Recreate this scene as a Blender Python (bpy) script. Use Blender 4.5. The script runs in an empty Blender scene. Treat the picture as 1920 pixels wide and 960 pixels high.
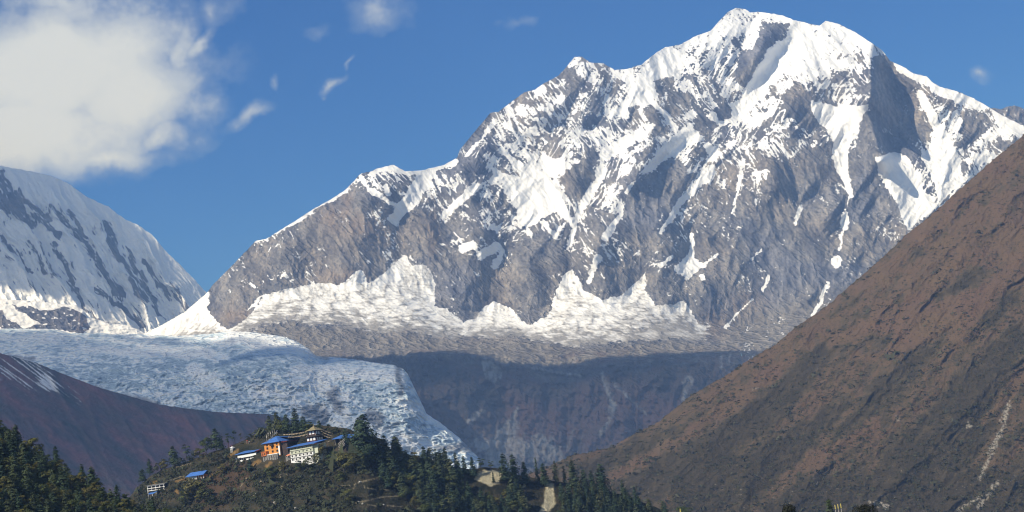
import bpy, math, random
import numpy as np
from mathutils import Matrix, Vector

# ------------------------------------------------------------------ camera, sky, sun
S = bpy.context.scene
COL = S.collection
R = math.radians
FPX = 3583.0                 # focal length in photograph pixels (1920 wide, about 30 degrees)
ROLL, PITCH = R(7.0), R(7.588)
CAMZ = 1.7
CLOUD_Z = 4500.0
SUN_EL, SUN_X, SUN_Y = R(40), -0.83, -0.56
_h = math.hypot(SUN_X, SUN_Y)
SUN = np.array([SUN_X/_h*math.cos(SUN_EL), SUN_Y/_h*math.cos(SUN_EL), math.sin(SUN_EL)])

_cr, _sr, _cp, _sp = math.cos(ROLL), math.sin(ROLL), math.cos(PITCH), math.sin(PITCH)
cam = bpy.data.cameras.new('camera')
cam.lens = 36*FPX/1920
cam.clip_start = 1.0
cam.clip_end = 80000
camo = bpy.data.objects.new('camera', cam); COL.objects.link(camo)
fwd = Vector((0, _cp, _sp)); up0 = Vector((0, -_sp, _cp)); rt0 = Vector((1, 0, 0))
rt = rt0*_cr - up0*_sr; up = rt0*_sr + up0*_cr
M = Matrix((rt, up, -fwd)).transposed().to_4x4(); M.translation = Vector((0, 0, CAMZ))
camo.matrix_world = M
S.camera = camo

W = bpy.data.worlds.new('World'); S.world = W; W.use_nodes = True
sun = bpy.data.lights.new('sun', 'SUN'); sun.energy = 5.0; sun.angle = R(0.55); sun.color = (1, .975, .935)
suno = bpy.data.objects.new('sun', sun); COL.objects.link(suno)
suno.rotation_euler = Vector(SUN.tolist()).to_track_quat('Z', 'Y').to_euler()
S.view_settings.view_transform = 'Standard'; S.view_settings.look = 'None'
S.view_settings.exposure = 0.1; S.view_settings.gamma = 1; S.view_settings.use_curve_mapping = False
S.render.engine = 'CYCLES'
cy = S.cycles
cy.max_bounces = 4; cy.diffuse_bounces = 2; cy.glossy_bounces = 1; cy.transmission_bounces = 1
cy.volume_bounces = 0; cy.transparent_max_bounces = 6
W.cycles.sampling_method = 'NONE'
cy.use_denoising = True
cy.use_adaptive_sampling = False; cy.filter_width = 1.1
cy.caustics_reflective = False; cy.caustics_refractive = False

# ------------------------------------------------------------------ where a sight line meets a given distance
def unproj(px, py, Y):
    xi = (np.asarray(px, float)-960)/FPX; yi = (480-np.asarray(py, float))/FPX
    xc = xi*_cr + yi*_sr; yc = -xi*_sr + yi*_cr
    d1 = _cp - yc*_sp; d2 = yc*_cp + _sp
    s = Y/d1
    return xc*s, Y + 0*s, d2*s + CAMZ
def P(px, py, Y):
    a = unproj(px, py, Y); return Vector((float(a[0]), float(Y), float(a[2])))

# ------------------------------------------------------------------ numpy noise
def _hash(ix, iy, seed):
    h = (ix.astype(np.int64)*374761393 + iy.astype(np.int64)*668265263 + seed*1442695041) & 0xffffffff
    h = ((h ^ (h >> 13))*1274126177) & 0xffffffff
    h = ((h ^ (h >> 16))*2246822519) & 0xffffffff
    return (h ^ (h >> 15)) & 0xffffffff
def pn(x, y, seed=0):
    x = np.asarray(x, float); y = np.asarray(y, float)
    x0 = np.floor(x); y0 = np.floor(y); fx = x-x0; fy = y-y0
    u = fx*fx*fx*(fx*(fx*6-15)+10); v = fy*fy*fy*(fy*(fy*6-15)+10)
    def g(i, j):
        a = _hash(x0+i, y0+j, seed)*(2*np.pi/4294967296.0)
        return np.cos(a)*(fx-i) + np.sin(a)*(fy-j)
    a = g(0, 0); b = g(1, 0); c = g(0, 1); d = g(1, 1)
    return 1.5*(a*(1-u)*(1-v) + b*u*(1-v) + c*(1-u)*v + d*u*v)
def fbm(x, y, o=5, seed=0, g=.5):
    s = 0; a = 1; t = 0
    for k in range(o):
        s = s + a*pn(x*2**k, y*2**k, seed+k*17); t += a; a *= g
    return s/t
def ridged(x, y, o=4, seed=0, g=.55):
    s = 0; a = 1; t = 0; w = 1
    for k in range(o):
        n = 1-np.abs(pn(x*2**k, y*2**k, seed+k*31))*1.6
        n = n*n*np.sign(n)
        s = s + a*n*w; t += a; a *= g; w = np.clip(n*1.3, 0, 1)
    return s/t
def sst(a, b, x):
    t = np.clip((x-a)/(b-a), 0, 1); return t*t*(3-2*t)
def lin(pts):
    xs = [p[0] for p in pts]; ys = [p[1] for p in pts]
    return lambda x: np.interp(x, xs, ys)
def inpoly(px, py, poly):
    r = np.zeros(px.shape, bool); n = len(poly)
    for i in range(n):
        x0, y0 = poly[i]; x1, y1 = poly[(i+1) % n]
        if y0 == y1: continue
        c = ((y0 > py) != (y1 > py)) & (px < (x1-x0)*(py-y0)/(y1-y0)+x0)
        r ^= c
    return r
def polydist(px, py, poly):                 # signed distance, positive inside
    d = np.full(px.shape, 1e9); n = len(poly)
    for i in range(n):
        d = np.minimum(d, segdist(px, py, *poly[i], *poly[(i+1) % n])[0])
    return np.where(inpoly(px, py, poly), d, -d)
def segdist(px, py, x0, y0, x1, y1):
    dx, dy = x1-x0, y1-y0; L = dx*dx+dy*dy+1e-9
    t = np.clip(((px-x0)*dx+(py-y0)*dy)/L, 0, 1)
    return np.hypot(px-x0-t*dx, py-y0-t*dy), t
def rank01(a):
    o = np.argsort(a, axis=None); r = np.empty(a.size); r[o] = np.linspace(0, 1, a.size)
    return r.reshape(a.shape)
def smooth1(a, s):
    k = np.exp(-.5*(np.arange(-3*s, 3*s+1)/s)**2); k /= k.sum()
    return np.convolve(np.pad(a, 3*s, mode='edge'), k, 'valid')

# ------------------------------------------------------------------ node helpers
def mat(name):
    m = bpy.data.materials.new(name); m.use_nodes = True
    nt = m.node_tree; b = nt.nodes['Principled BSDF']
    b.inputs['Roughness'].default_value = .95; b.inputs['Specular IOR Level'].default_value = .1
    return m, nt, b
def N(nt, typ, **kw):
    n = nt.nodes.new(typ)
    for k, v in kw.items(): setattr(n, k, v)
    return n
def mixc(nt, fac, a, b, mode='MIX'):
    n = N(nt, 'ShaderNodeMix', data_type='RGBA', blend_type=mode)
    for s, v in (('Factor_Float', fac), ('A_Color', a), ('B_Color', b)):
        i = next(q for q in n.inputs if q.identifier == s)
        if hasattr(v, 'links'): nt.links.new(v, i)
        elif isinstance(v, (int, float)): i.default_value = v
        else: i.default_value = (*v[:3], 1)
    return next(q for q in n.outputs if q.identifier == 'Result_Color')
def math_(nt, op, a, b=0.0, c=0.0, clamp=False):
    n = N(nt, 'ShaderNodeMath', operation=op, use_clamp=clamp)
    for i, v in enumerate((a, b, c)):
        if hasattr(v, 'links'): nt.links.new(v, n.inputs[i])
        else: n.inputs[i].default_value = v
    return n.outputs[0]
def noise_(nt, vec, scale, detail=4, rough=.55):
    n = N(nt, 'ShaderNodeTexNoise'); n.inputs['Scale'].default_value = scale
    n.inputs['Detail'].default_value = detail; n.inputs['Roughness'].default_value = rough
    if vec is not None: nt.links.new(vec, n.inputs['Vector'])
    return n.outputs['Fac']
def ridge_(nt, vec, scale, detail=6, rough=.55, gain=1.6, offset=.8):
    n = N(nt, 'ShaderNodeTexNoise', noise_type='RIDGED_MULTIFRACTAL'); n.normalize = True
    for k_, v_ in (('Scale', scale), ('Detail', detail), ('Roughness', rough), ('Offset', offset), ('Gain', gain)): n.inputs[k_].default_value = v_
    nt.links.new(vec, n.inputs['Vector']); return n.outputs['Fac']
def axes_(nt, pos, a, sa, b, sb, c=(0, 1, 0), sc=0.0):     # position measured along chosen directions, each with its own scale
    cmb = N(nt, 'ShaderNodeCombineXYZ')
    for i, (d, s) in enumerate(((a, sa), (b, sb), (c, sc))):
        dt = N(nt, 'ShaderNodeVectorMath', operation='DOT_PRODUCT'); nt.links.new(pos, dt.inputs[0]); dt.inputs[1].default_value = tuple(q*s for q in d)
        nt.links.new(dt.outputs['Value'], cmb.inputs[i])
    return cmb.outputs[0]
def ramp_(nt, fac, pts):
    n = N(nt, 'ShaderNodeValToRGB'); e = n.color_ramp.elements
    e[0].position, e[1].position = pts[0][0], pts[-1][0]
    def c4(c): return (c, c, c, 1) if isinstance(c, (int, float)) else (*c, 1)
    e[0].color, e[1].color = c4(pts[0][1]), c4(pts[-1][1])
    for p, c in pts[1:-1]:
        q = e.new(p); q.color = c4(c)
    nt.links.new(fac, n.inputs[0]); return n.outputs[0]
def bump_(nt, bsdf, h, dist, strength=1):
    n = N(nt, 'ShaderNodeBump'); n.inputs['Distance'].default_value = dist; n.inputs['Strength'].default_value = strength
    nt.links.new(h, n.inputs['Height']); nt.links.new(n.outputs[0], bsdf.inputs['Normal'])

# ------------------------------------------------------------------ sky: Nishita with drifting clouds far behind the peaks
nt = W.node_tree; nt.nodes.clear()
out = N(nt, 'ShaderNodeOutputWorld'); bg = N(nt, 'ShaderNodeBackground'); nt.links.new(bg.outputs[0], out.inputs[0])
SKY_STR = 0.1
bg.inputs[1].default_value = SKY_STR
sky = N(nt, 'ShaderNodeTexSky', sky_type='NISHITA'); sky.sun_disc = False
sky.sun_elevation = SUN_EL; sky.sun_rotation = math.atan2(SUN_X, SUN_Y) % (2*math.pi)
sky.altitude = 3200; sky.air_density = 1.0; sky.dust_density = 0.1; sky.ozone_density = 3.0
geo = N(nt, 'ShaderNodeTexCoord').outputs['Generated']
sx = N(nt, 'ShaderNodeSeparateXYZ'); nt.links.new(geo, sx.inputs[0])
yy = math_(nt, 'MAXIMUM', sx.outputs[1], 1e-3)
U = math_(nt, 'DIVIDE', sx.outputs[0], yy); V = math_(nt, 'DIVIDE', sx.outputs[2], yy)
cv = N(nt, 'ShaderNodeCombineXYZ'); nt.links.new(U, cv.inputs[0]); nt.links.new(V, cv.inputs[1])
n1 = noise_(nt, cv.outputs[0], 14, 7, .62); n2 = noise_(nt, cv.outputs[0], 42, 6, .65)
wv = N(nt, 'ShaderNodeVectorMath', operation='ADD'); nt.links.new(cv.outputs[0], wv.inputs[0])
nq = N(nt, 'ShaderNodeTexNoise'); nq.inputs['Scale'].default_value = 30; nq.inputs['Detail'].default_value = 5; nt.links.new(cv.outputs[0], nq.inputs['Vector'])
sc_ = N(nt, 'ShaderNodeVectorMath', operation='MULTIPLY_ADD'); nt.links.new(nq.outputs['Color'], sc_.inputs[0])
sc_.inputs[1].default_value = (.03, .03, 0); sc_.inputs[2].default_value = (-.015, -.015, 0)
nt.links.new(sc_.outputs[0], wv.inputs[1])
# each cloud: centre and radii (photograph pixels turned into sky angles), turn, weight
CLOUDS = [(100, 135, 320, 170, 8, 1.6), (20, 250, 380, 105, 0, 1.6), (235, 180, 180, 160, -8, 1.4), (310, 258, 95, 52, 8, 1.0), (190, 296, 210, 42, 0, 1.0), (335, 110, 60, 110, -20, .9), (120, 10, 240, 60, 0, .9),
          (200, 20, 170, 60, 0, .75), (385, 90, 22, 85, -35, .85), (415, 20, 50, 60, -30, .6),
          (710, 25, 85, 55, -12, .62), (475, 215, 55, 24, 22, .62), (522, 170, 14, 26, -20, .52), (625, 165, 40, 17, 38, .66), (652, 120, 9, 28, -30, .52),
          (609, 190, 14, 12, 0, .42), (716, 118, 20, 13, 0, .36), (585, 55, 32, 22, 0, .36), (985, 40, 50, 32, -10, .44), (1845, 145, 26, 28, 40, .6)]
acc = None
for (cx, cyy, rx, ry, ang, wt) in CLOUDS:
    d = unproj(cx, cyy, 1.0); u0, v0 = float(d[0]), float(d[2]-CAMZ)
    m_ = N(nt, 'ShaderNodeMapping', vector_type='TEXTURE')
    m_.inputs['Location'].default_value = (u0, v0, 0); m_.inputs['Rotation'].default_value = (0, 0, R(ang)+ROLL*-1)
    m_.inputs['Scale'].default_value = (rx/FPX, ry/FPX, 1); nt.links.new(wv.outputs[0], m_.inputs[0])
    ln = N(nt, 'ShaderNodeVectorMath', operation='LENGTH'); nt.links.new(m_.outputs[0], ln.inputs[0])
    e = math_(nt, 'MULTIPLY', math_(nt, 'SUBTRACT', 1.25, ln.outputs['Value'], clamp=False), wt*.8)
    e = math_(nt, 'MINIMUM', math_(nt, 'MAXIMUM', e, 0.0), wt)
    acc = e if acc is None else math_(nt, 'MAXIMUM', acc, e)
f1 = math_(nt, 'ADD', acc, math_(nt, 'MULTIPLY', math_(nt, 'SUBTRACT', n1, .5), .85))
f1 = math_(nt, 'ADD', f1, math_(nt, 'MULTIPLY', math_(nt, 'SUBTRACT', n2, .5), .85))
dens = math_(nt, 'MULTIPLY', ramp_(nt, f1, [(.20, 0), (.42, .20), (.70, .72), (1.05, 1.0)]), math_(nt, 'GREATER_THAN', sx.outputs[1], .05))
gate = ramp_(nt, acc, [(.0, 0), (.22, 1)])
dens = math_(nt, 'MULTIPLY', dens, gate)
k = 1/SKY_STR
nb_ = noise_(nt, geo, 3.2, 6, .6)                       # broken cloud added unseen behind the camera, to whiten and lift the ambient
behind = math_(nt, 'MULTIPLY', ramp_(nt, nb_, [(.40, 0), (.56, .9)]), ramp_(nt, sx.outputs[1], [(.0, 0), (.0001, 0)]) if False else math_(nt, 'MULTIPLY', math_(nt, 'SUBTRACT', .0, sx.outputs[1], clamp=True), 3.0, clamp=True))
dens = math_(nt, 'MAXIMUM', dens, behind)
shade = math_(nt, 'ADD', math_(nt, 'MULTIPLY', n1, .55), math_(nt, 'MULTIPLY', acc, .45))
ccol = ramp_(nt, shade, [(.3, (.39*k, .49*k, .63*k)), (.5, (.51*k, .59*k, .70*k)), (.78, (.66*k, .72*k, .79*k))])
tint = mixc(nt, 1.0, sky.outputs[0], (.10, .50, 1.05), 'MULTIPLY')
nt.links.new(mixc(nt, dens, tint, ccol), bg.inputs[0])
# ------------------------------------------------------------------ terrain sheets
def structure(o): o['kind'] = 'structure'; return o
def grid_mesh(name, X, Y, Z, material, attrs=(), smooth=True):
    nr, nc = X.shape
    v = np.stack([X, Y, Z], -1).reshape(-1, 3).astype(np.float32)
    i = np.arange(nr*nc).reshape(nr, nc)
    q = np.stack([i[:-1, :-1], i[1:, :-1], i[1:, 1:], i[:-1, 1:]], -1).reshape(-1, 4)
    return raw_mesh(name, v, q, material, [(n, a.reshape(-1)) for n, a in attrs], smooth)
def raw_mesh(name, v, q, material, attrs=(), smooth=False, link=True):
    me = bpy.data.meshes.new(name)
    k = q.shape[1]
    me.vertices.add(len(v)); me.vertices.foreach_set('co', np.ascontiguousarray(v, np.float32).ravel())
    me.loops.add(q.size); me.loops.foreach_set('vertex_index', q.astype(np.int32).ravel())
    me.polygons.add(len(q)); me.polygons.foreach_set('loop_start', np.arange(0, q.size, k, dtype=np.int32))
    try: me.polygons.foreach_set('loop_total', np.full(len(q), k, np.int32))
    except Exception: pass
    me.polygons.foreach_set('use_smooth', np.full(len(q), smooth, bool))
    for n, a in attrs:
        at = me.attributes.new(n, 'FLOAT', 'POINT'); at.data.foreach_set('value', np.ascontiguousarray(a, np.float32))
    me.update(calc_edges=True); me.validate()
    me.materials.append(material)
    if not link: return me
    o = bpy.data.objects.new(name, me); COL.objects.link(o); return o
def attr(nt, name):
    return N(nt, 'ShaderNodeAttribute', attribute_name=name).outputs['Fac']
def _smoothtop(top, x0, x1):
    x = np.arange(x0-60, x1+61.); return x, smooth1(top(x)*1.0, 9)
def relief(name, x0, x1, nc, nr, top, bot, yfun, material, masks=None, back=(6, 160, 130), tpow=1.0, jitter=0.0, seed=0, drop=700):
    px = np.linspace(x0, x1, nc); yt = top(px) + jitter*(fbm(px/9, px*0+seed, 4, seed) + .6*fbm(px/40, px*0+seed, 3, seed+5))
    yb = bot(px) + 0*px
    t = (np.linspace(0, 1, nr)**tpow)[:, None]
    PX = np.repeat(px[None], nr, 0); PY = yt[None]*(1-t) + yb[None]*t
    ys = np.interp(px, *_smoothtop(top, x0, x1))[None]
    Y = yfun(PX, PY, ys)
    X, Yw, Z = unproj(PX, PY, Y)
    A = masks(PX, PY, ys, (X, Yw, Z)) if masks else {}
    nb, dy, dz = back
    rows = [[], [], []]; ex = {k: [] for k in A}
    for b in range(nb, 0, -1):
        wob = 1+.25*fbm(px/25, px*0+b*3.1, 3, seed+b)
        rows[0].append(X[0]*(1+b*dy/np.maximum(Yw[0], 1))); rows[1].append(Yw[0]+b*dy); rows[2].append(Z[0]-b*dz*wob)
        for k in A: ex[k].append(A[k][0])
    bot_ = (X[-1], Yw[-1], Z[-1]-drop)
    st = lambda r, a, l: np.vstack([np.array(r).reshape(-1, nc), a, l[None]])
    XX, YY, ZZ = (st(rows[i], (X, Yw, Z)[i], bot_[i]) for i in range(3))
    at = [(k, st(ex[k], A[k], A[k][-1])) for k in A]
    return structure(grid_mesh(name, XX, YY, ZZ, material, at))

# ---- the snow mountain
SKY_M = [(262, 629), (300, 611), (345, 586), (386, 551), (396, 538), (404, 529), (443, 490), (462, 470), (479, 452), (499, 448), (554, 414), (586, 393), (625, 371), (649, 355), (677, 325), (693, 322),
 (708, 316), (723, 312), (738, 309), (750, 316), (760, 321), (788, 320), (831, 310), (857, 296), (862, 281), (893, 243), (920, 211), (935, 210), (960, 190), (983, 173), (1003, 168),
 (1017, 158), (1047, 142), (1060, 128), (1077, 107), (1090, 106), (1107, 117), (1132, 119), (1153, 131), (1173, 130), (1203, 121), (1233, 97), (1247, 89), (1277, 83),
 (1303, 68), (1332, 58), (1350, 38), (1366, 22), (1380, 15), (1397, 17), (1407, 23), (1423, 22), (1445, 25), (1467, 29), (1487, 37), (1520, 45), (1537, 48), (1548, 39),
 (1573, 45), (1603, 60), (1633, 80), (1653, 93), (1670, 115), (1682, 120), (1697, 127), (1713, 138), (1737, 143), (1747, 153), (1763, 163), (1797, 172), (1827, 185),
 (1853, 200), (1880, 217), (1920, 236), (1990, 262)]
BASE_M = [(262, 636), (380, 585), (404, 600), (420, 620), (487, 557), (538, 538), (562, 537), (598, 529), (633, 533), (657, 521), (677, 502), (683, 512), (689, 531), (724, 510), (752, 482), (758, 476), (770, 496), (799, 496),
 (813, 517), (815, 541), (803, 573), (839, 577), (867, 604), (890, 597), (910, 573), (926, 563), (954, 577), (991, 608), (1026, 593), (1040, 560), (1046, 537), (1062, 510), (1074, 504), (1084, 520), (1097, 545), (1133, 563), (1173, 549),
 (1210, 508), (1203, 530), (1212, 548), (1230, 573), (1260, 569), (1281, 563), (1297, 585), (1310, 606), (1340, 612), (1400, 625), (1450, 600), (1500, 570), (1560, 560), (1990, 560)]
LOW_M = [(262, 650), (420, 640), (470, 622), (491, 612), (546, 598), (556, 607), (600, 612), (633, 608), (673, 616), (716, 628), (776, 622), (815, 636), (894, 634), (980, 634), (1070, 650), (1137, 646), (1256, 636), (1320, 640), (1360, 640), (1400, 600)]
skyM, baseM, lowM = lin(SKY_M), lin(BASE_M), lin(LOW_M)
_bx = np.arange(200, 2001); _bs = smooth1(np.clip(baseM(_bx), 525, 615), 45)
baseMs = lambda x: np.interp(x, _bx, _bs)
plateauM = (lambda f: lambda x: f(x)+(9*fbm(np.asarray(x)/34, np.asarray(x)*0+.3, 3, 401)+5*fbm(np.asarray(x)/10, np.asarray(x)*0+.7, 3, 402))*sst(600, 680, x)*(1-sst(1380, 1440, x)))(lin([(262, 668), (600, 668), (760, 672), (860, 664), (895, 668), (930, 682), (1000, 694), (1060, 704), (1100, 697), (1150, 686), (1200, 690), (1250, 678), (1300, 684), (1350, 676), (1400, 690), (1990, 690)]))
# spurs (+) and gullies (-): x0, y0, x1, y1, half width, metres
SPURS = [(1634, 85, 1628, 190, 15, 300), (1628, 190, 1650, 300, 18, 260), (1660, 300, 1700, 430, 20, 60), (1672, 130, 1690, 240, 26, -230), (1700, 180, 1740, 270, 30, -120), (1655, 225, 1675, 270, 20, -150),
 (1380, 20, 1330, 110, 30, 70), (1487, 60, 1385, 215, 30, -60), (1385, 215, 1250, 300, 22, -55), (1250, 300, 1170, 380, 18, -55), (1440, 60, 1400, 150, 26, 70), (1570, 190, 1575, 320, 26, -80), (1578, 318, 1590, 420, 16, -45), (1575, 430, 1540, 570, 14, -35),
 (1500, 140, 1440, 330, 34, 70), (1440, 330, 1330, 560, 50, 90), (1077, 110, 1010, 210, 28, 60), (1010, 210, 905, 300, 26, 45), (1150, 140, 1180, 230, 30, -60), (1180, 230, 1110, 350, 24, -50),
 (1110, 350, 1072, 460, 20, -70), (1072, 460, 1066, 520, 16, -70), (1165, 395, 1110, 530, 18, -60), (1230, 210, 1195, 330, 26, 60), (1195, 330, 1120, 470, 30, 70), (1120, 470, 1140, 555, 26, 80), (1010, 330, 1000, 430, 34, -60), (960, 440, 930, 560, 30, -45), (985, 470, 1000, 600, 30, 80),
 (860, 300, 900, 440, 34, 70), (900, 440, 850, 590, 36, 80), (800, 330, 745, 420, 22, -50), (745, 420, 757, 480, 20, -60), (700, 330, 660, 500, 50, 80), (560, 420, 520, 530, 40, 50), (1285, 380, 1296, 470, 20, -60), (1296, 470, 1297, 520, 22, -50), (1240, 420, 1250, 560, 30, 70), (1210, 520, 1190, 560, 16, -70), (1350, 470, 1340, 600, 26, -50)]
def crease(x, y, o=3, seed=0):
    s = 0; a = 1; t = 0
    for k in range(o):
        s = s + a*(1-2.4*np.abs(pn(x*2**k, y*2**k, seed+k*31))); t += a; a *= .5
    return s/t
def massif_disp(px, py, m=None):
    w1 = fbm(px/120, py/120, 3, 11)*15; w2 = fbm(px/120+9, py/120, 3, 12)*15
    x = px+w1; y = py+w2
    a = R(58); ua, va = x*math.cos(a)+y*math.sin(a), -x*math.sin(a)+y*math.cos(a)       # ribs running down to the right
    b = R(-58); ub, vb = x*math.cos(b)+y*math.sin(b), -x*math.sin(b)+y*math.cos(b)      # ribs running down to the left
    wa = sst(-.25, .25, fbm(px/170, py/170, 2, 77) + .35*(1.15-px/1250))
    big = crease(ua/330, va/105, 3, 21)*wa + crease(ub/330, vb/105, 3, 22)*(1-wa)
    med = crease(ua/120, va/30, 3, 23)*wa + crease(ub/120, vb/32, 3, 24)*(1-wa)
    fine = crease(x/14, y/22, 4, 25)
    ver = crease(x/22, y/120, 3, 28)
    d = 62*big + 15*med + 4.5*fine
    lowf = sst(400, 560, py)
    d = d - lowf*(26*big+8*med) + lowf*(7*ver)
    sp = 0
    for (x0, y0, x1, y1, w, amp) in SPURS:
        dd, t = segdist(px+w1*.45, py+w2*.45, x0, y0, x1, y1)
        sp = sp + (.62 if abs(amp) > 140 else (.95 if amp > 0 else .55))*amp*np.exp(-(dd/w)**2)
    return d+sp, (ua, va, ub, vb, wa, big, med, fine)
def massif_y(px, py, ytop, disp=True):
    bs = np.maximum(baseMs(px), ytop+25); pl = plateauM(px)
    Yb = 7650 + 900*sst(460, 280, px)
    Yr = Yb + .80*2.2*(bs-ytop)
    t = np.clip((py-ytop)/(bs-ytop), 0, 1)
    Yface = Yr + (Yb-Yr)*(t**1.08)
    ap = np.clip((py-bs)/np.maximum(655-bs, 20), 0, 1.0)
    pt = np.clip((py-655)/np.maximum(pl-655, 8), 0, 1)
    Y = Yface - 620*ap**1.2 - 480*pt*(1-.0*pt) - np.maximum(py-pl, 0)*2.35
    if disp:
        d, _ = massif_disp(px, py)
        wf = 1-sst(-10, 45, py-bs)
        wt = .35+.65*sst(0, 50, py-ytop)
        hum = 30*sst(664, 676, py)*fbm(px/22, py/9, 4, 47) + 26*fbm((px+py)/48, (py-.08*px)/14, 5, 41)+5*crease((px-1.5*py)/20, py/9, 3, 42) + 34*sst(652, 668, py)*fbm(px/60, py/16, 4, 45)
        front = 60*crease((px+py*.35+18*fbm(px/60, py/60, 3, 46))/85, py/210, 4, 43)*sst(pl-2, pl+40, py) + 16*fbm(px/12, py/14, 5, 44)*sst(pl-15, pl+10, py)
        Y = Y - d*wf*wt - hum*(1-wf)*(1-.6*sst(pl-5, pl+10, py)) - front
    return Y
FR = {20: {1360: .93, 1440: .93}, 60: {1240: .95, 1280: .93, 1360: .88, 1440: .85, 1520: .95, 1600: .9}, 100: {1040: .5, 1120: .7, 1200: .95, 1280: .93, 1360: .7, 1440: .8, 1520: .96, 1600: .75, 1680: .5},
 140: {960: .4, 1040: .35, 1120: .75, 1200: .93, 1280: .7, 1360: .65, 1440: .85, 1520: .9, 1600: .6, 1680: .05, 1760: .9}, 180: {920: .4, 960: .45, 1040: .5, 1120: .62, 1200: .7, 1280: .45, 1360: .65, 1440: .8, 1520: .6, 1600: .55, 1680: .03, 1760: .55, 1840: .85},
 220: {880: .4, 960: .4, 1040: .58, 1120: .5, 1200: .5, 1280: .5, 1360: .62, 1440: .65, 1520: .38, 1600: .8, 1680: .03, 1760: .6, 1840: .5, 1920: .8}, 260: {840: .3, 880: .45, 960: .42, 1040: .52, 1120: .6, 1200: .62, 1280: .66, 1360: .6, 1440: .45, 1520: .35, 1600: .5, 1680: .1, 1760: .62, 1840: .55, 1920: .6},
 300: {800: .8, 840: .4, 880: .3, 960: .45, 1040: .65, 1120: .62, 1200: .55, 1280: .6, 1360: .5, 1440: .32, 1520: .25, 1600: .15, 1680: .5, 1760: .62, 1840: .68}, 340: {700: .4, 760: .45, 800: .5, 880: .38, 960: .6, 1040: .6, 1120: .45, 1200: .5, 1280: .4, 1360: .36, 1440: .12, 1520: .12, 1600: .05, 1680: .5, 1760: .6, 1840: .5},
 380: {600: .1, 640: .05, 720: .3, 800: .4, 880: .35, 960: .5, 1040: .5, 1120: .42, 1200: .3, 1280: .28, 1360: .16, 1440: .06, 1520: .06, 1600: .04, 1680: .3, 1760: .5}, 420: {500: .25, 560: .15, 640: .02, 720: .14, 800: .05, 880: .22, 960: .36, 1040: .3, 1120: .34, 1200: .24, 1280: .2, 1360: .08, 1440: .02, 1520: .02, 1600: .03, 1680: .2},
 460: {440: .05, 480: .2, 560: .08, 640: .05, 720: .07, 800: .03, 880: .2, 960: .14, 1040: .15, 1120: .22, 1200: .16, 1280: .12, 1360: .04, 1440: .03, 1520: .01, 1680: .05}, 500: {440: .06, 480: .08, 560: .08, 640: .08, 720: .08, 800: .06, 880: .08, 960: .05, 1040: .1, 1120: .14, 1200: .06, 1280: .06, 1360: .03, 1440: .03, 1600: .02},
 540: {400: .06, 480: .08, 560: .06, 640: .05, 800: .05, 960: .05, 1120: .08, 1280: .04, 1440: .03, 1600: .02}, 600: {400: .1, 480: .05, 800: .04, 1200: .04, 1440: .02, 1600: .02}}
SNOWS = [(1250, 120, 1180, 205, 26, 16), (1215, 190, 1262, 240, 8, 8), (1487, 60, 1440, 130, 30, 20), (1440, 130, 1388, 212, 18, 10), (1395, 200, 1290, 255, 12, 16), (1290, 255, 1240, 292, 16, 9), (1240, 292, 1177, 360, 8, 5), (1129, 322, 1082, 403, 9, 4), (1082, 403, 1069, 460, 4, 3), (1171, 396, 1133, 447, 6, 6),
 (1335, 318, 1275, 380, 8, 6), (1275, 380, 1240, 436, 6, 3), (1394, 300, 1374, 400, 3, 2), (939, 280, 990, 326, 5, 4), (990, 434, 1031, 504, 3, 3), (1018, 416, 1050, 456, 4, 3), (1050, 393, 1078, 424, 4, 4), (1022, 526, 1038, 514, 7, 5), (992, 571, 1006, 566, 4, 3), (984, 550, 1000, 572, 2, 2), (868, 466, 886, 460, 7, 6), (902, 480, 932, 462, 8, 7), (925, 500, 944, 470, 5, 4),
 (1297, 440, 1298, 474, 3, 4), (1121, 484, 1103, 528, 6, 4), (1240, 496, 1258, 482, 4, 3), (1318, 500, 1346, 476, 2, 2), (1318, 518, 1318, 524, 4, 3),
 (1575, 285, 1578, 318, 13, 10), (1578, 318, 1592, 350, 7, 6), (1592, 350, 1597, 368, 7, 5), (1593, 370, 1586, 398, 1.5, 1.5), (1585, 405, 1584, 425, 6, 6), (1580, 432, 1574, 470, 1.8, 1.8), (1568, 488, 1567, 494, 8, 8), (1552, 530, 1540, 560, 4, 4), (1540, 562, 1522, 592, 2.5, 2.5), (1545, 312, 1520, 319, 4, 3), (1425, 470, 1410, 486, 2, 2), (1500, 390, 1490, 420, 4, 2), (1440, 520, 1430, 545, 3, 2), (1410, 560, 1345, 630, 1.5, 3),
 (1682, 122, 1755, 158, 9, 8), (1755, 166, 1840, 200, 8, 9), (1840, 205, 1920, 250, 8, 10), (1725, 175, 1790, 300, 6, 10), (560, 413, 650, 357, 4, 3), (482, 452, 560, 413, 2.5, 4), (708, 316, 740, 312, 4, 5), (738, 313, 766, 325, 4, 4), (766, 325, 852, 303, 4, 7), (803, 322, 776, 366, 12, 13), (776, 366, 740, 410, 13, 10), (839, 399, 906, 335, 6, 8), (724, 350, 729, 362, 4, 4), (690, 352, 740, 385, 4, 3), (675, 330, 700, 365, 3, 3),
 (386, 553, 300, 622, 6, 20), (362, 580, 404, 600, 12, 14), (1020, 300, 1085, 330, 8, 10), (890, 300, 935, 330, 6, 8), (870, 300, 925, 230, 3, 4), (1135, 290, 1200, 250, 10, 8)]
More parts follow.
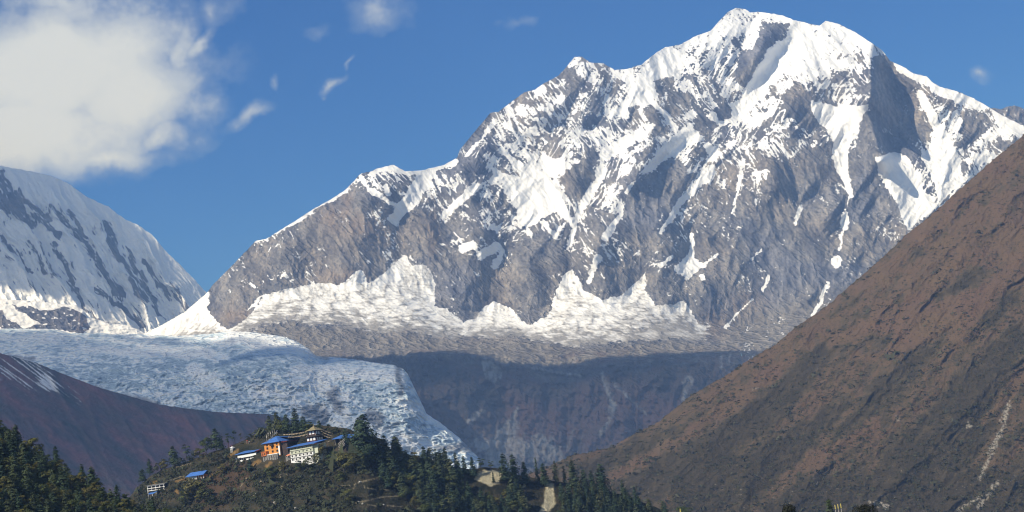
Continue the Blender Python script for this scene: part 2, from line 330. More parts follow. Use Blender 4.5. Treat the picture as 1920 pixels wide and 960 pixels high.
SNOWP = [[(935, 324), (975, 331), (1026, 324), (1030, 339), (1046, 339), (1054, 391), (1010, 411), (1006, 422), (969, 422), (971, 395), (951, 367)], [(1295, 470), (1319, 498), (1299, 517), (1289, 529), (1275, 517), (1260, 505)],
 [(1520, 187), (1570, 200), (1627, 197), (1613, 233), (1597, 267), (1587, 287), (1567, 293), (1560, 260), (1547, 240), (1523, 213)], [(1639, 295), (1676, 284), (1706, 299), (1721, 336), (1755, 389), (1736, 407), (1702, 430), (1680, 378), (1650, 325)],
 [(1725, 280), (1792, 287), (1800, 329), (1815, 336), (1777, 366), (1759, 381), (1751, 344)], [(1815, 280), (1852, 295), (1834, 316)]]
ROCKP = [[(1637, 106), (1667, 108), (1692, 150), (1707, 167), (1735, 233), (1745, 270), (1703, 255), (1670, 235), (1647, 207), (1640, 180)], [(1623, 213), (1647, 207), (1727, 287), (1703, 302), (1660, 283), (1640, 307), (1650, 335), (1680, 385), (1698, 432), (1670, 425), (1610, 420), (1600, 300)], [(1797, 207), (1853, 203), (1872, 230), (1835, 255), (1813, 270)],
 [(1425, 46), (1480, 44), (1478, 66), (1440, 92), (1420, 84)], [(1390, 95), (1440, 88), (1425, 120), (1395, 165), (1380, 150), (1384, 120)], [(1205, 200), (1222, 196), (1258, 238), (1248, 256), (1226, 252)], [(1178, 200), (1200, 198), (1196, 216), (1182, 228)], [(1252, 170), (1300, 178), (1300, 200), (1278, 218), (1256, 206)], [(1055, 132), (1076, 128), (1092, 152), (1084, 162), (1062, 150)],
 [(1340, 205), (1372, 200), (1368, 222), (1350, 224)], [(865, 290), (905, 300), (925, 330), (900, 345), (868, 330)], [(1225, 150), (1262, 145), (1262, 172), (1228, 172)], [(1494, 150), (1512, 168), (1545, 230), (1553, 250), (1520, 240), (1480, 215), (1470, 185)], [(1545, 172), (1570, 198), (1562, 206), (1545, 200)], [(1060, 320), (1105, 300), (1115, 335), (1085, 380), (1062, 360)], [(1235, 310), (1270, 296), (1290, 330), (1250, 385), (1215, 380)], [(1195, 330), (1225, 320), (1235, 420), (1180, 470), (1160, 420)], [(1000, 440), (1050, 452), (1068, 480), (1046, 530), (1010, 600), (985, 595), (965, 500)],
 [(590, 395), (650, 370), (690, 420), (720, 480), (640, 500), (600, 440)], [(880, 205), (925, 215), (900, 262), (872, 280)], [(1448, 310), (1550, 270), (1560, 330), (1500, 380), (1440, 370)], [(1310, 210), (1345, 235), (1330, 265), (1300, 240)]]
TANP = [(628, 408, 34, 26), (668, 425, 40, 22), (650, 380, 12, 40), (812, 430, 10, 50), (640, 520, 40, 14), (440, 592, 40, 16), (900, 655, 120, 10), (1360, 610, 50, 30), (1400, 590, 40, 40)]
def massif_masks(px, py, yt, W):
    d, (ua, va, ub, vb, wa, big, med, fine) = massif_disp(px, py)
    X, Y, Z = W
    gx = [np.gradient(a, axis=1) for a in W]; gy = [np.gradient(a, axis=0) for a in W]
    n = np.cross(np.stack(gy, -1), np.stack(gx, -1)); n /= np.linalg.norm(n, axis=-1, keepdims=True)+1e-9
    n *= np.sign(n[..., 1:2]+1e-9)*-1
    nz = n[..., 2]
    ys = sorted(FR); cols = np.linspace(380, 2000, 163); rows = np.array([np.interp(cols, sorted(FR[k]), [FR[k][q] for q in sorted(FR[k])]) for k in ys])
    fy = np.interp(py, ys, np.arange(len(ys))); fx = np.clip((px-380)/10, 0, 161.99)
    i0 = np.clip(fy.astype(int), 0, len(ys)-2); j0 = fx.astype(int); a = fy-i0; b = fx-j0
    F = (rows[i0, j0]*(1-b)+rows[i0, j0+1]*b)*(1-a)+(rows[i0+1, j0]*(1-b)+rows[i0+1, j0+1]*b)*a
    stA = crease(ua/46, va/9, 4, 51)+.6*fbm(ua/12, va/3.4, 3, 55); stB = crease(ub/46, vb/9, 4, 52)+.6*fbm(ub/12, vb/3.4, 3, 56)
    stw = sst(-.2, .25, fbm(px/90, py/90, 2, 78)+.45*(1.2-px/1250))
    streak = stA*stw+stB*(1-stw)
    q = .22*rank01(nz) + (.30+.5*sst(-.3, .3, fbm(px/60, py/50, 3, 79)))*rank01(streak) + .38*rank01(fbm(px/4.2, py/3.6, 3, 53, .7)) - .30*rank01(big*.7+med*.5) + .50*rank01(fbm(px/30, py/22, 5, 54, .6))
    q = rank01(q)                                      # 1 = where snow holds best
    Fm = F*np.where(F < .8, .88, 1.0)
    thin = crease((ua+8*fbm(px/20, py/20, 2, 57))/75, va/15, 1, 58)*stw + crease(ub/75, vb/15, 1, 59)*(1-stw)
    Fm = Fm + .9*sst(.80, .93, thin)*sst(-.15, .15, fbm(px/30, py/24, 3, 60)+(F-.30)*1.2)*(F > .05)*(py < 600)
    wx = px+4.5*fbm(px/22, py/22, 3, 61)+4.0*fbm(px/5, py/5, 3, 62, .65); wy = py+4.5*fbm(px/22, py/22, 3, 63)+4.0*fbm(px/5, py/5, 3, 64, .65)
    for (x0, y0, x1, y1, w0, w1) in SNOWS:
        dd, t = segdist(wx, wy, x0, y0, x1, y1)
        Fm = Fm + 1.1*sst(-1.4, 1.4, (w0+(w1-w0)*t)*1.12-dd)
    for p in ROCKP: Fm = Fm*(1-.92*sst(-6, 3, polydist(wx, wy, p)))
    for p in SNOWP: Fm = Fm + 1.2*sst(-2, 3, polydist(wx, wy, p))
    sv = np.clip(Fm-(1-q)-.01, -.5, .55)
    # the ice apron along the foot
    up = baseM(wx) ; lo = lowM(wx*.7+px*.3)
    cre = 1.5*fbm((px+py*.8+14*fbm(px/40, py/14, 3, 76))/24, (py-.06*px)/4.0, 5, 71, .62) + .6*ridged((px-py*1.4)/26, py/8, 3, 72) - .25
    dirt = sst(-.45, .75, cre + 1.3*sst(-26, 6, wy-lo) - .16 + .9*sst(1120, 1350, px))
    apr = sst(-1.5, 1.5, wy-up)*(1-sst(-5, 5, wy-lo + 7*cre))
    apr = apr*(1-sst(1300, 1370, px+14*cre))
    rem = sst(.25, .6, cre-.3+.55*fbm(px/50, py/20, 3, 75))*sst(0, 6, wy-lo)*(1-sst(14, 26, wy-lo))*sst(640, 760, px)*(1-sst(1340, 1420, px))
    apr = np.maximum(apr*(1-.35*dirt), rem*.62)
    inb = sst(-2, 2, wy-up)*(1-sst(1330, 1400, px))
    sv = sv*(1-inb)+(apr-.5)*.8*inb
    # bare rock island on the saddle
    isl = [(396, 565), (420, 595), (445, 590), (480, 575), (492, 560), (470, 590), (432, 616), (415, 612), (404, 598), (388, 578)]
    sv = sv-1.0*sst(-2, 2, polydist(wx, wy, isl)+2.2*fbm(px/9, py/9, 3, 65))
    sadd = sst(0, 4, wy-(lin([(262, 630), (386, 553), (398, 572), (412, 604), (430, 618)])(wx)))*(1-sst(418, 436, wx))
    sv = np.maximum(sv, sadd*(1-sst(-3, 2, polydist(wx, wy, isl)))-.5)
    tan = 0
    for (x, y, a_, b_) in TANP: tan = np.maximum(tan, np.exp(-((wx-x)/a_)**2-((wy-y)/b_)**2))
    tan = np.clip(tan*(.7+.7*fbm(px/14, py/30, 4, 81)), 0, 1)
    tone = .5+.5*fbm(px/40, py/60, 5, 82)+.30*fbm(px/5, py/22, 4, 83)+.35*fbm(px/4, py/4, 3, 89)+.3*fbm(ua/40, va/6, 3, 88)
    scree = sst(-6, 14, py-np.maximum(lo, baseM(px)+4))*sst(440, 520, px)
    scree = np.maximum(scree, sst(-30, 40, py-560-.25*(1500-px)+22*fbm(px/30, py/30, 4, 84))*sst(1320, 1400, px))
    pl = plateauM(px)
    veg = sst(-10, 26, py-pl+30*fbm(px/45, py/18, 5, 85)+4)
    # slips of pale debris on the lower front; first stroke paints a sunlit hump
    slip = 0
    for (x0, y0, x1, y1, w0, w1) in [(905, 668, 925, 700, 4, 16), (1130, 700, 1150, 760, 3, 5), (1150, 760, 1142, 790, 7, 3), (1142, 790, 1125, 815, 2, 3), (1150, 720, 1210, 775, 2, 1), (1290, 715, 1280, 750, 10, 2), (970, 765, 960, 790, 3, 4), (1352, 668, 1352, 688, 3, 2), (1370, 665, 1366, 680, 2, 2), (960, 800, 930, 850, 14, 22), (900, 830, 1000, 845, 10, 14), (880, 790, 905, 770, 6, 4), (1010, 830, 1060, 870, 16, 8), (1195, 830, 1200, 850, 4, 8), (1000, 690, 1090, 705, 2, 2)]:
        dd, t = segdist(wx, wy, x0, y0, x1, y1); slip = np.maximum(slip, sst(-3, 3, w0+(w1-w0)*t-dd))
    slip = np.clip(slip*(.35+1.0*sst(-.3, .5, fbm(px/7, py/16, 4, 86))), 0, 1)
    dab = lambda x, y, a_, b_: np.exp(-((wx-x)/a_)**2-((wy-y)/b_)**2)
    red = np.clip(1.0*dab(1110, 790, 120, 60)+.8*dab(1260, 780, 60, 50)+.5*dab(960, 740, 40, 60)+.6*dab(1000, 820, 60, 30)-.5*dab(820, 720, 60, 50)-.4*dab(900, 740, 60, 40)+.9*fbm(px/55, py/34, 4, 93), -.6, 1)  # negative dabs put the shade of the left hollow into the plant colour
    veg = np.maximum(veg, sst(.0, .3, fbm(px/34, py/9, 4, 94)+.12)*sst(1000, 1080, px)*sst(646, 668, py)*.85)
    slip = np.maximum(slip, .75*sst(-.15, .5, fbm(px/16, py/12, 5, 95)+.5*dab(960, 850, 120, 36)-.25)*sst(.15, .5, dab(960, 850, 120, 40)))
    slip = np.maximum(slip, .5*sst(.25, .6, fbm((px+py*.3)/11, py/60, 4, 87))*veg*sst(760, 860, py))
    grime = inb*sst(0, 34, wy-up)*sst(-.45, .85, .8*cre+1.1*sst(-44, 6, wy-lo)-.12+.6*sst(1130, 1300, px)+.5*fbm((px-py)/38, (py+.25*px)/12, 4, 92))
    return dict(sv=np.clip(sv, -.6, .6), calm=inb, grime=np.clip(grime, 0, 1)*.95, tan=tan, tone=np.clip(tone, 0, 1), scree=np.clip(scree, 0, 1), veg=veg*(1-.85*slip), slip=slip, red=red)
def rock_material(name, rock=((.074, .075, .088), (.172, .168, .172), (.33, .312, .295)), snowc=(.86, .875, .90), bump=11.5, fine=.5, strata=.42, ang=50, ice=0.0):
    m, nt, b = mat(name)
    pos = N(nt, 'ShaderNodeNewGeometry').outputs['Position']
    ca, sa = math.cos(R(ang)), math.sin(R(ang))
    n = noise_(nt, pos, .018, 8, .62); n2 = noise_(nt, pos, .08, 6, .72)
    st = noise_(nt, axes_(nt, pos, (ca, 0, -sa), .016, (sa, 0, ca), .13, (0, 1, 0), .016), 1.0, 5, .6)      # ledges dipping to the right
    cr = ridge_(nt, axes_(nt, pos, (1, 0, 0), .016, (0, 0, 1), .006, (0, 1, 0), .010), 1.0, 8, .6)            # steep cracks and ribs
    cr2 = ridge_(nt, axes_(nt, pos, (ca, 0, -sa), .009, (sa, 0, ca), .034, (0, 1, 0), .015), 1.0, 7, .6)
    s = math_(nt, 'MULTIPLY_ADD', math_(nt, 'SUBTRACT', 1.0, math_(nt, 'MULTIPLY', attr(nt, 'calm'), .7)), math_(nt, 'ADD', math_(nt, 'MULTIPLY', math_(nt, 'SUBTRACT', n2, .5), fine*1.3), math_(nt, 'MULTIPLY', math_(nt, 'SUBTRACT', st, .5), strata*1.2)), attr(nt, 'sv'))
    snow = ramp_(nt, math_(nt, 'ADD', s, .5), [(.47, 0), (.535, 1)])
    t = math_(nt, 'ADD', math_(nt, 'MULTIPLY', attr(nt, 'tone'), .52), math_(nt, 'ADD', math_(nt, 'MULTIPLY', n2, .26), math_(nt, 'ADD', math_(nt, 'MULTIPLY', cr, .16), math_(nt, 'MULTIPLY', st, .14))))
    c = ramp_(nt, t, [(.30, rock[0]), (.53, rock[1]), (.76, rock[2])])
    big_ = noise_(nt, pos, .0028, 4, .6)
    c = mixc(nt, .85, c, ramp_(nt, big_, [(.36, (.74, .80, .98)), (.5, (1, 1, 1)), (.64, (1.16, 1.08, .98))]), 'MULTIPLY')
    c = mixc(nt, math_(nt, 'MULTIPLY', attr(nt, 'tan'), .7), c, (.30, .225, .165))
    sc = ramp_(nt, t, [(.25, (.105, .097, .088)), (.5, (.175, .16, .142)), (.75, (.27, .25, .22))])
    c = mixc(nt, attr(nt, 'scree'), c, sc)
    vn = noise_(nt, pos, .0035, 7, .62)
    vc = ramp_(nt, math_(nt, 'ADD', math_(nt, 'MULTIPLY_ADD', attr(nt, 'red'), .13, math_(nt, 'MULTIPLY', vn, .5)), math_(nt, 'MULTIPLY', n2, .45)), [(.36, (.082, .082, .074)), (.48, (.150, .120, .105)), (.64, (.215, .135, .115))])
    c = mixc(nt, attr(nt, 'veg'), c, vc)
    gm = math_(nt, 'MULTIPLY_ADD', attr(nt, 'calm'), math_(nt, 'ADD', math_(nt, 'MULTIPLY', math_(nt, 'SUBTRACT', n2, .5), 1.5), math_(nt, 'MULTIPLY_ADD', math_(nt, 'SUBTRACT', cr, .45), .7, math_(nt, 'MULTIPLY', math_(nt, 'SUBTRACT', st, .5), 1.0))), attr(nt, 'grime'), clamp=True)
    c = mixc(nt, attr(nt, 'slip'), c, (.42, .40, .37))
    c = mixc(nt, snow, c, mixc(nt, gm, snowc, (.26, .25, .238)))
    nt.links.new(c, b.inputs['Base Color'])
    h = math_(nt, 'ADD', math_(nt, 'ADD', math_(nt, 'MULTIPLY', cr, .9), math_(nt, 'MULTIPLY', cr2, .8)), math_(nt, 'MULTIPLY', n2, .7))
    soft = math_(nt, 'MULTIPLY', h, math_(nt, 'SUBTRACT', 1.0, math_(nt, 'MULTIPLY', snow, .72)))
    bump_(nt, b, math_(nt, 'ADD', soft, math_(nt, 'MULTIPLY', snow, .55)), bump, 1.0)
    return m
mRock = rock_material('snowy_rock')
# two sheets of one massif: the mountain, and the moraine shelf below its ice
midM = lambda x: np.where(x > 1390, 668, lowM(x)*0+662)
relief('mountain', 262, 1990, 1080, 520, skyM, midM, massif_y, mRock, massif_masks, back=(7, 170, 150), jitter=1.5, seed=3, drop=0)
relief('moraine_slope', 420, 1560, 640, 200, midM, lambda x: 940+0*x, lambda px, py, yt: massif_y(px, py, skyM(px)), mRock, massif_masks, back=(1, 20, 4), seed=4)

# ---- the far snow peak on the left, its head in the cloud
SKY_L = [(-420, 420), (-250, 350), (-120, 312), (-40, 303), (0, 311), (50, 320), (102, 331), (131, 346), (164, 370), (204, 388), (233, 410), (262, 424), (284, 439), (298, 455), (310, 470), (339, 498), (352, 512), (364, 523), (386, 547), (430, 590)]
skyL = lin(SKY_L)
def left_disp(px, py):
    x = px+14*fbm(px/70, py/70, 3, 101); y = py+14*fbm(px/70, py/70, 3, 102)
    a = R(59); u, v = x*math.cos(a)+y*math.sin(a), -x*math.sin(a)+y*math.cos(a)
    return u, v, ridged(u/420, v/58, 3, 103), ridged(u/90, v/17, 3, 104), fbm(x/8, y/8, 3, 105)
def left_y(px, py, yt):
    u, v, b, m, f = left_disp(px, py)
    return 10650 - (py-yt)*3.1*.86 - (95*b+38*m+12*f)*(.3+.7*sst(0, 40, py-yt))
RIBS_L = [(-60, 330, 60, 420, 26, 18), (0, 330, 40, 400, 22, 22), (60, 400, 110, 440, 8, 14), (30, 360, 90, 410, 14, 8), (95, 385, 160, 455, 8, 10), (130, 395, 185, 500, 9, 9), (150, 440, 230, 560, 8, 14), (195, 415, 215, 455, 10, 14), (205, 450, 270, 560, 12, 14), (240, 470, 300, 590, 9, 9), (270, 490, 320, 560, 9, 10), (180, 540, 270, 610, 8, 12), (320, 530, 350, 580, 6, 9), (100, 455, 150, 560, 6, 9), (55, 450, 85, 510, 4, 6), (0, 440, 60, 510, 6, 4), (75, 455, 100, 520, 3, 4), (145, 560, 180, 600, 6, 10), (-60, 420, 0, 470, 8, 4)]
def left_masks(px, py, yt, W):
    u, v, b, m, f = left_disp(px, py)
    wx = px+9*fbm(px/22, py/22, 3, 111)+5*fbm(u/16, v/4, 3, 112); wy = py+9*fbm(px/22, py/22, 3, 113)+5*fbm(u/16, v/4, 3, 114)
    r = 0
    for (x0, y0, x1, y1, w0, w1) in RIBS_L:
        dd, t = segdist(wx, wy, x0, y0, x1, y1); r = np.maximum(r, sst(-7, 5, (w0+(w1-w0)*t)*.52-dd))
    r = r*(.35+.65*sst(-.4, .25, fbm(u/34, v/4.5, 5, 115, .6)+.1))
    sp = sst(.02, .34, fbm(u/34, v/5, 5, 116, .62)-.03)*sst(20, 60, py-yt)*.9
    rock = np.clip(np.maximum(r*.9, sp*.66)+.30*fbm(u/40, v/2.8, 4, 118), 0, 1)
    o = 0*px
    return dict(sv=(.5-rock)*1.0, tan=o, tone=np.clip(.42+.5*fbm(px/20, py/20, 4, 117), 0, 1), scree=o, veg=o, slip=o)
mFlute = rock_material('fluted_snow', snowc=(.88, .895, .915), fine=.45, strata=.75, ang=57, bump=10)
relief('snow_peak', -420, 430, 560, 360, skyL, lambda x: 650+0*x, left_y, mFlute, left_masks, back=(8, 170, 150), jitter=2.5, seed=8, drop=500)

# ---- a low rock step with a snow cap at the foot of the far peak
SKY_O = [(-300, 560), (-40, 558), (0, 561), (40, 563), (95, 567), (122, 571), (140, 571), (155, 580), (166, 594), (190, 601), (205, 607), (235, 609), (262, 619), (275, 628)]
def step_y(px, py, yt): return 9450 - (py-yt)*3.2 - 22*fbm(px/18, py/10, 5, 121)
def step_masks(px, py, yt, W):
    wx = px+4*fbm(px/10, py/8, 4, 131); wy = py+3.5*fbm(px/10, py/8, 4, 132)
    r = 0
    for p in ([(22, 569), (32, 575), (58, 574), (72, 582), (96, 582), (122, 574), (138, 580), (160, 590), (163, 600), (170, 616), (150, 626), (112, 618), (45, 616), (78, 606), (58, 598), (50, 588), (32, 583)], [(-40, 572), (5, 582), (12, 598), (30, 604), (44, 616), (20, 620), (-40, 600)]):
        r = np.maximum(r, sst(-2, 2, polydist(wx, wy, p)))
    r = r*(1-.8*sst(.1, .4, fbm(px/9, py/6, 4, 133)))
    o = 0*px
    return dict(sv=(.5-r)*.8, tan=.5*sst(120, 160, px)*r, tone=np.clip(.4+.5*fbm(px/12, py/12, 4, 134), 0, 1), scree=o, veg=o, slip=o)
relief('rock_step', -300, 275, 300, 80, lin(SKY_O), lambda x: 655+0*x, step_y, mRock, step_masks, back=(4, 100, 30), jitter=1.0, seed=9, drop=300)

# ---- a grey ridge peering over the right shoulder
relief('far_ridge', 1820, 2060, 140, 50, lin([(1820, 225), (1850, 206), (1863, 202), (1877, 205), (1887, 200), (1903, 198), (1920, 204), (1960, 215), (2060, 235)]), lambda x: 330+0*x,
       lambda px, py, yt: 9900-(py-yt)*2.5-30*ridged(px/16, py/30, 3, 141), mRock,
       lambda px, py, yt, W: dict(sv=.8*fbm(px/5, py/5, 4, 142)-.25, tan=0*px, tone=np.clip(.5+.4*fbm(px/9, py/9, 4, 143), 0, 1), scree=0*px, veg=0*px, slip=0*px), back=(4, 100, 70), jitter=2, seed=10, drop=300)

# ---- the glacier and its icefall
TOP_G = [(-300, 612), (0, 616), (60, 616), (100, 617), (133, 625), (183, 625), (267, 627), (330, 630), (400, 625), (433, 621), (465, 622), (500, 626), (535, 632), (560, 642), (580, 655), (593, 667), (640, 671), (666, 674), (697, 679), (737, 684), (757, 692), (764, 700), (762, 708), (748, 737), (752, 746), (760, 752), (800, 776), (825, 792), (845, 808), (862, 821), (880, 840), (900, 862), (930, 880)]
TOP_G = [(x, y) for i, (x, y) in enumerate(TOP_G) if i == 0 or x > max(q[0] for q in TOP_G[:i])]
topG = lin(TOP_G)
YT_G = lin([(-300, 9000), (0, 8700), (200, 7900), (270, 7500), (433, 6900), (593, 6600), (760, 6150), (880, 5850), (930, 5700)])
def glac_y(px, py, yt, disp=True):
    bt = 905.0; t = np.clip((py-yt)/(bt-yt), 0, 1)
    Y0 = YT_G(px); Y = Y0 + (5150-Y0)*t**.62
    if disp:
        x = px+10*fbm(px/40, py/30, 3, 151); y = py+8*fbm(px/40, py/30, 3, 152)
        ice = sst(660, 705, py-.02*px)*1.0
        a = ridged((x+y*.5)/15, (y-x*.15)/8, 4, 153)
        c = ridged((x-y*.8)/38, (y+x*.2)/18, 3, 154)
        Y = Y - (6+17*ice)*a*1.0 - (8+30*ice)*c - 14*fbm(px/30, py/8, 4, 155) - 30*fbm(px/90, py/22, 3, 156)
    return Y
def glac_masks(px, py, yt, W):
    x = px+10*fbm(px/40, py/30, 3, 151); y = py+8*fbm(px/40, py/30, 3, 152)
    dirt = .40+.9*fbm((x+y*.3)/15, y/7, 5, 161, .62)+.45*fbm(x/60, y/14, 3, 162)+.5*sst(.2, .7, crease((x+y*.4)/13, (y-x*.1)/6.5, 3, 164))*sst(650, 690, py)
    fx_ = (y-.10*x+14*fbm(x/110, y/40, 3, 165)); dirt = dirt + .38*crease(x/210, fx_/9, 3, 166) + .30*fbm(x/120, fx_/26, 3, 167)
    dirt = dirt + .30*sst(30, 0, py-yt)*0 + .25*np.exp(-((py-705+.05*px)/14)**2)*(px < 560)
    grey = 0
    for (x0, y0, x1, y1, w0, w1) in [(625, 735, 635, 770, 9, 6), (690, 778, 708, 786, 9, 12), (575, 770, 606, 784, 12, 14), (745, 690, 752, 740, 6, 5), (820, 842, 880, 836, 4, 10), (590, 660, 615, 670, 8, 4), (140, 728, 300, 758, 9, 5), (0, 668, 60, 676, 5, 3)]:
        dd, t = segdist(x, y, x0, y0, x1, y1); grey = np.maximum(grey, sst(-6, 5, w0+(w1-w0)*t-dd+4*fbm(px/7, py/7, 3, 163)))
    sunlit_ice = 0  # half-sunlit parts of the ice, painted paler
    for (x0, y0, x1, y1, w0, w1) in [(640, 790, 700, 800, 20, 14), (760, 756, 860, 818, 9, 6), (560, 762, 640, 775, 18, 12), (433, 626, 590, 664, 14, 6), (600, 700, 755, 705, 16, 14), (480, 735, 560, 745, 14, 10), (690, 820, 800, 840, 20, 14), (560, 700, 640, 740, 16, 14), (360, 690, 420, 725, 12, 10), (0, 634, 110, 632, 3, 3), (160, 655, 420, 668, 5, 5)]:
        dd, t = segdist(x, y, x0, y0, x1, y1); sunlit_ice = np.maximum(sunlit_ice, sst(-9, 7, w0+(w1-w0)*t-dd))
    return dict(dirt=np.clip(dirt*(1-.7*sunlit_ice), 0, 1), grey=np.clip(grey, 0, 1))
mIce, nt, b = mat('glacier_ice')
pos = N(nt, 'ShaderNodeNewGeometry').outputs['Position']
n = noise_(nt, pos, .03, 8, .65)
cv_ = ridge_(nt, axes_(nt, pos, (1, .25, 0), .011, (-.2, .3, 1), .040, (0, 1, 0), .010), 1.0, 7, .65); cv2 = ridge_(nt, axes_(nt, pos, (.6, 0, .8), .030, (.8, 0, -.6), .012, (0, 1, 0), .012), 1.0, 6, .65)
g_ = math_(nt, 'ADD', math_(nt, 'MULTIPLY', attr(nt, 'dirt'), .68), math_(nt, 'ADD', math_(nt, 'MULTIPLY', n, .36), math_(nt, 'ADD', math_(nt, 'MULTIPLY', cv_, -.26), math_(nt, 'MULTIPLY', cv2, -.20))))
c = ramp_(nt, math_(nt, 'ADD', g_, .16), [(.16, (.92, .95, .97)), (.40, (.80, .88, .94)), (.56, (.60, .73, .83)), (.76, (.34, .45, .55))])
c = mixc(nt, attr(nt, 'grey'), c, ramp_(nt, n, [(.35, (.17, .18, .20)), (.65, (.42, .43, .44))]))
nt.links.new(c, b.inputs['Base Color']); bump_(nt, b, math_(nt, 'ADD', n, math_(nt, 'ADD', cv_, cv2)), 7, 1.0)
relief('glacier', -300, 897, 800, 260, topG, lambda x: 905+0*x, glac_y, mIce, glac_masks, back=(4, 60, 26), jitter=2.0, seed=12)

# ---- the long bare slope below the glacier
SKY_P = [(-320, 600), (-40, 654), (0, 662), (67, 680), (133, 707), (187, 727), (233, 740), (300, 759), (400, 772), (460, 775), (507, 777), (600, 800), (700, 850), (800, 900)]
def purple_y(px, py, yt): return 4650 - (py-yt)*3.6 - 30*ridged((px-py*.6)/60, py/200, 3, 171) - 6*fbm(px/8, py/8, 4, 172)
def purple_masks(px, py, yt, W):
    a = R(36); u, v = px*math.cos(a)+py*math.sin(a), -px*math.sin(a)+py*math.cos(a)
    sn = 0
    for (x0, y0, x1, y1, w0, w1) in [(-60, 645, 90, 712, 6, 4), (0, 668, 60, 694, 5, 4), (60, 694, 134, 744, 6, 1), (55, 676, 110, 708, 3, 2), (110, 708, 150, 736, 3, .8), (-20, 690, 30, 712, 3, 1), (148, 748, 166, 756, 1, 1), (70, 684, 130, 720, 2, 1.5), (0, 655, 40, 668, 4, 3), (-60, 700, 20, 730, 3, 1)]:
        dd, t = segdist(px+3*fbm(u/20, v/4, 3, 173), py+3*fbm(u/20, v/4, 3, 174), x0, y0, x1, y1); sn = np.maximum(sn, sst(-2, 2, w0+(w1-w0)*t-dd))
    reg = np.clip(1.35-segdist(px, py, -60, 656, 70, 704)[0]/40, 0, 1)+.55*np.clip(1.2-segdist(px, py, 90, 715, 150, 748)[0]/16, 0, 1)
    sn = sst(.18, .5, .85*crease(u/170, v/7, 2, 175)+.45*fbm(u/30, v/3, 4, 178)+.85*reg-.92)*np.clip(reg*2, 0, 1)
    red = .5+.9*fbm(u/170, v/34, 4, 176)
    return dict(snow=sn, red=np.clip(red, 0, 1), fine=np.clip(.5+.8*fbm(u/18, v/7, 4, 177), 0, 1))
mPur, nt, b = mat('autumn_heath')
pos = N(nt, 'ShaderNodeNewGeometry').outputs['Position']; n = noise_(nt, pos, .03, 8, .7)
c = ramp_(nt, math_(nt, 'ADD', math_(nt, 'MULTIPLY', attr(nt, 'red'), .55), math_(nt, 'MULTIPLY', n, .5)), [(.3, (.040, .048, .044)), (.52, (.098, .066, .064)), (.75, (.20, .085, .08))])
c = mixc(nt, .5, c, ramp_(nt, attr(nt, 'fine'), [(.2, .6), (.8, 1.3)]), 'MULTIPLY')
c = mixc(nt, attr(nt, 'snow'), c, (.8, .81, .82))
nt.links.new(c, b.inputs['Base Color']); bump_(nt, b, n, 12, 1)
relief('hillside', -320, 800, 420, 140, lin(SKY_P), lambda x: 960+0*x, purple_y, mPur, purple_masks, back=(5, 120, 60), jitter=1.6, seed=13)

# ---- the big brown hill on the right
SKY_R = [(940, 905), (1000, 886), (1033, 872), (1073, 853), (1110, 847), (1147, 838), (1183, 817), (1233, 792), (1260, 770), (1300, 738), (1357, 707), (1400, 677), (1447, 650), (1497, 610), (1550, 574), (1600, 530), (1650, 487), (1700, 440), (1760, 391), (1800, 354), (1840, 319), (1880, 285), (1920, 252), (1980, 205), (2060, 150)]
skyR = lin(SKY_R)
YT_R = lin([(940, 2550), (1050, 2700), (1300, 2950), (1600, 3250), (2060, 3700)]); YB_R = lin([(940, 2050), (2060, 2050)])
def right_uv(px, py):
    a = R(-44); x = px+16*fbm(px/80, py/80, 3, 181); y = py+16*fbm(px/80, py/80, 3, 182)
    return x*math.cos(a)+y*math.sin(a), -x*math.sin(a)+y*math.cos(a)
def right_y(px, py, yt, disp=True):
    t = np.clip((py-yt)/(1010-yt), 0, 1.2); Y = YT_R(px)+(YB_R(px)-YT_R(px))*t
    if disp:
        u, v = right_uv(px, py)
        Y = Y - (27*ridged(u/420, v/95, 2, 183)+9*crease(u/90, v/26, 3, 184)+3.2*fbm(px/9, py/9, 4, 185, .6)+1.5*ridged(px/5, py/5, 2, 186))*sst(0, 30, py-yt+6)
    return Y
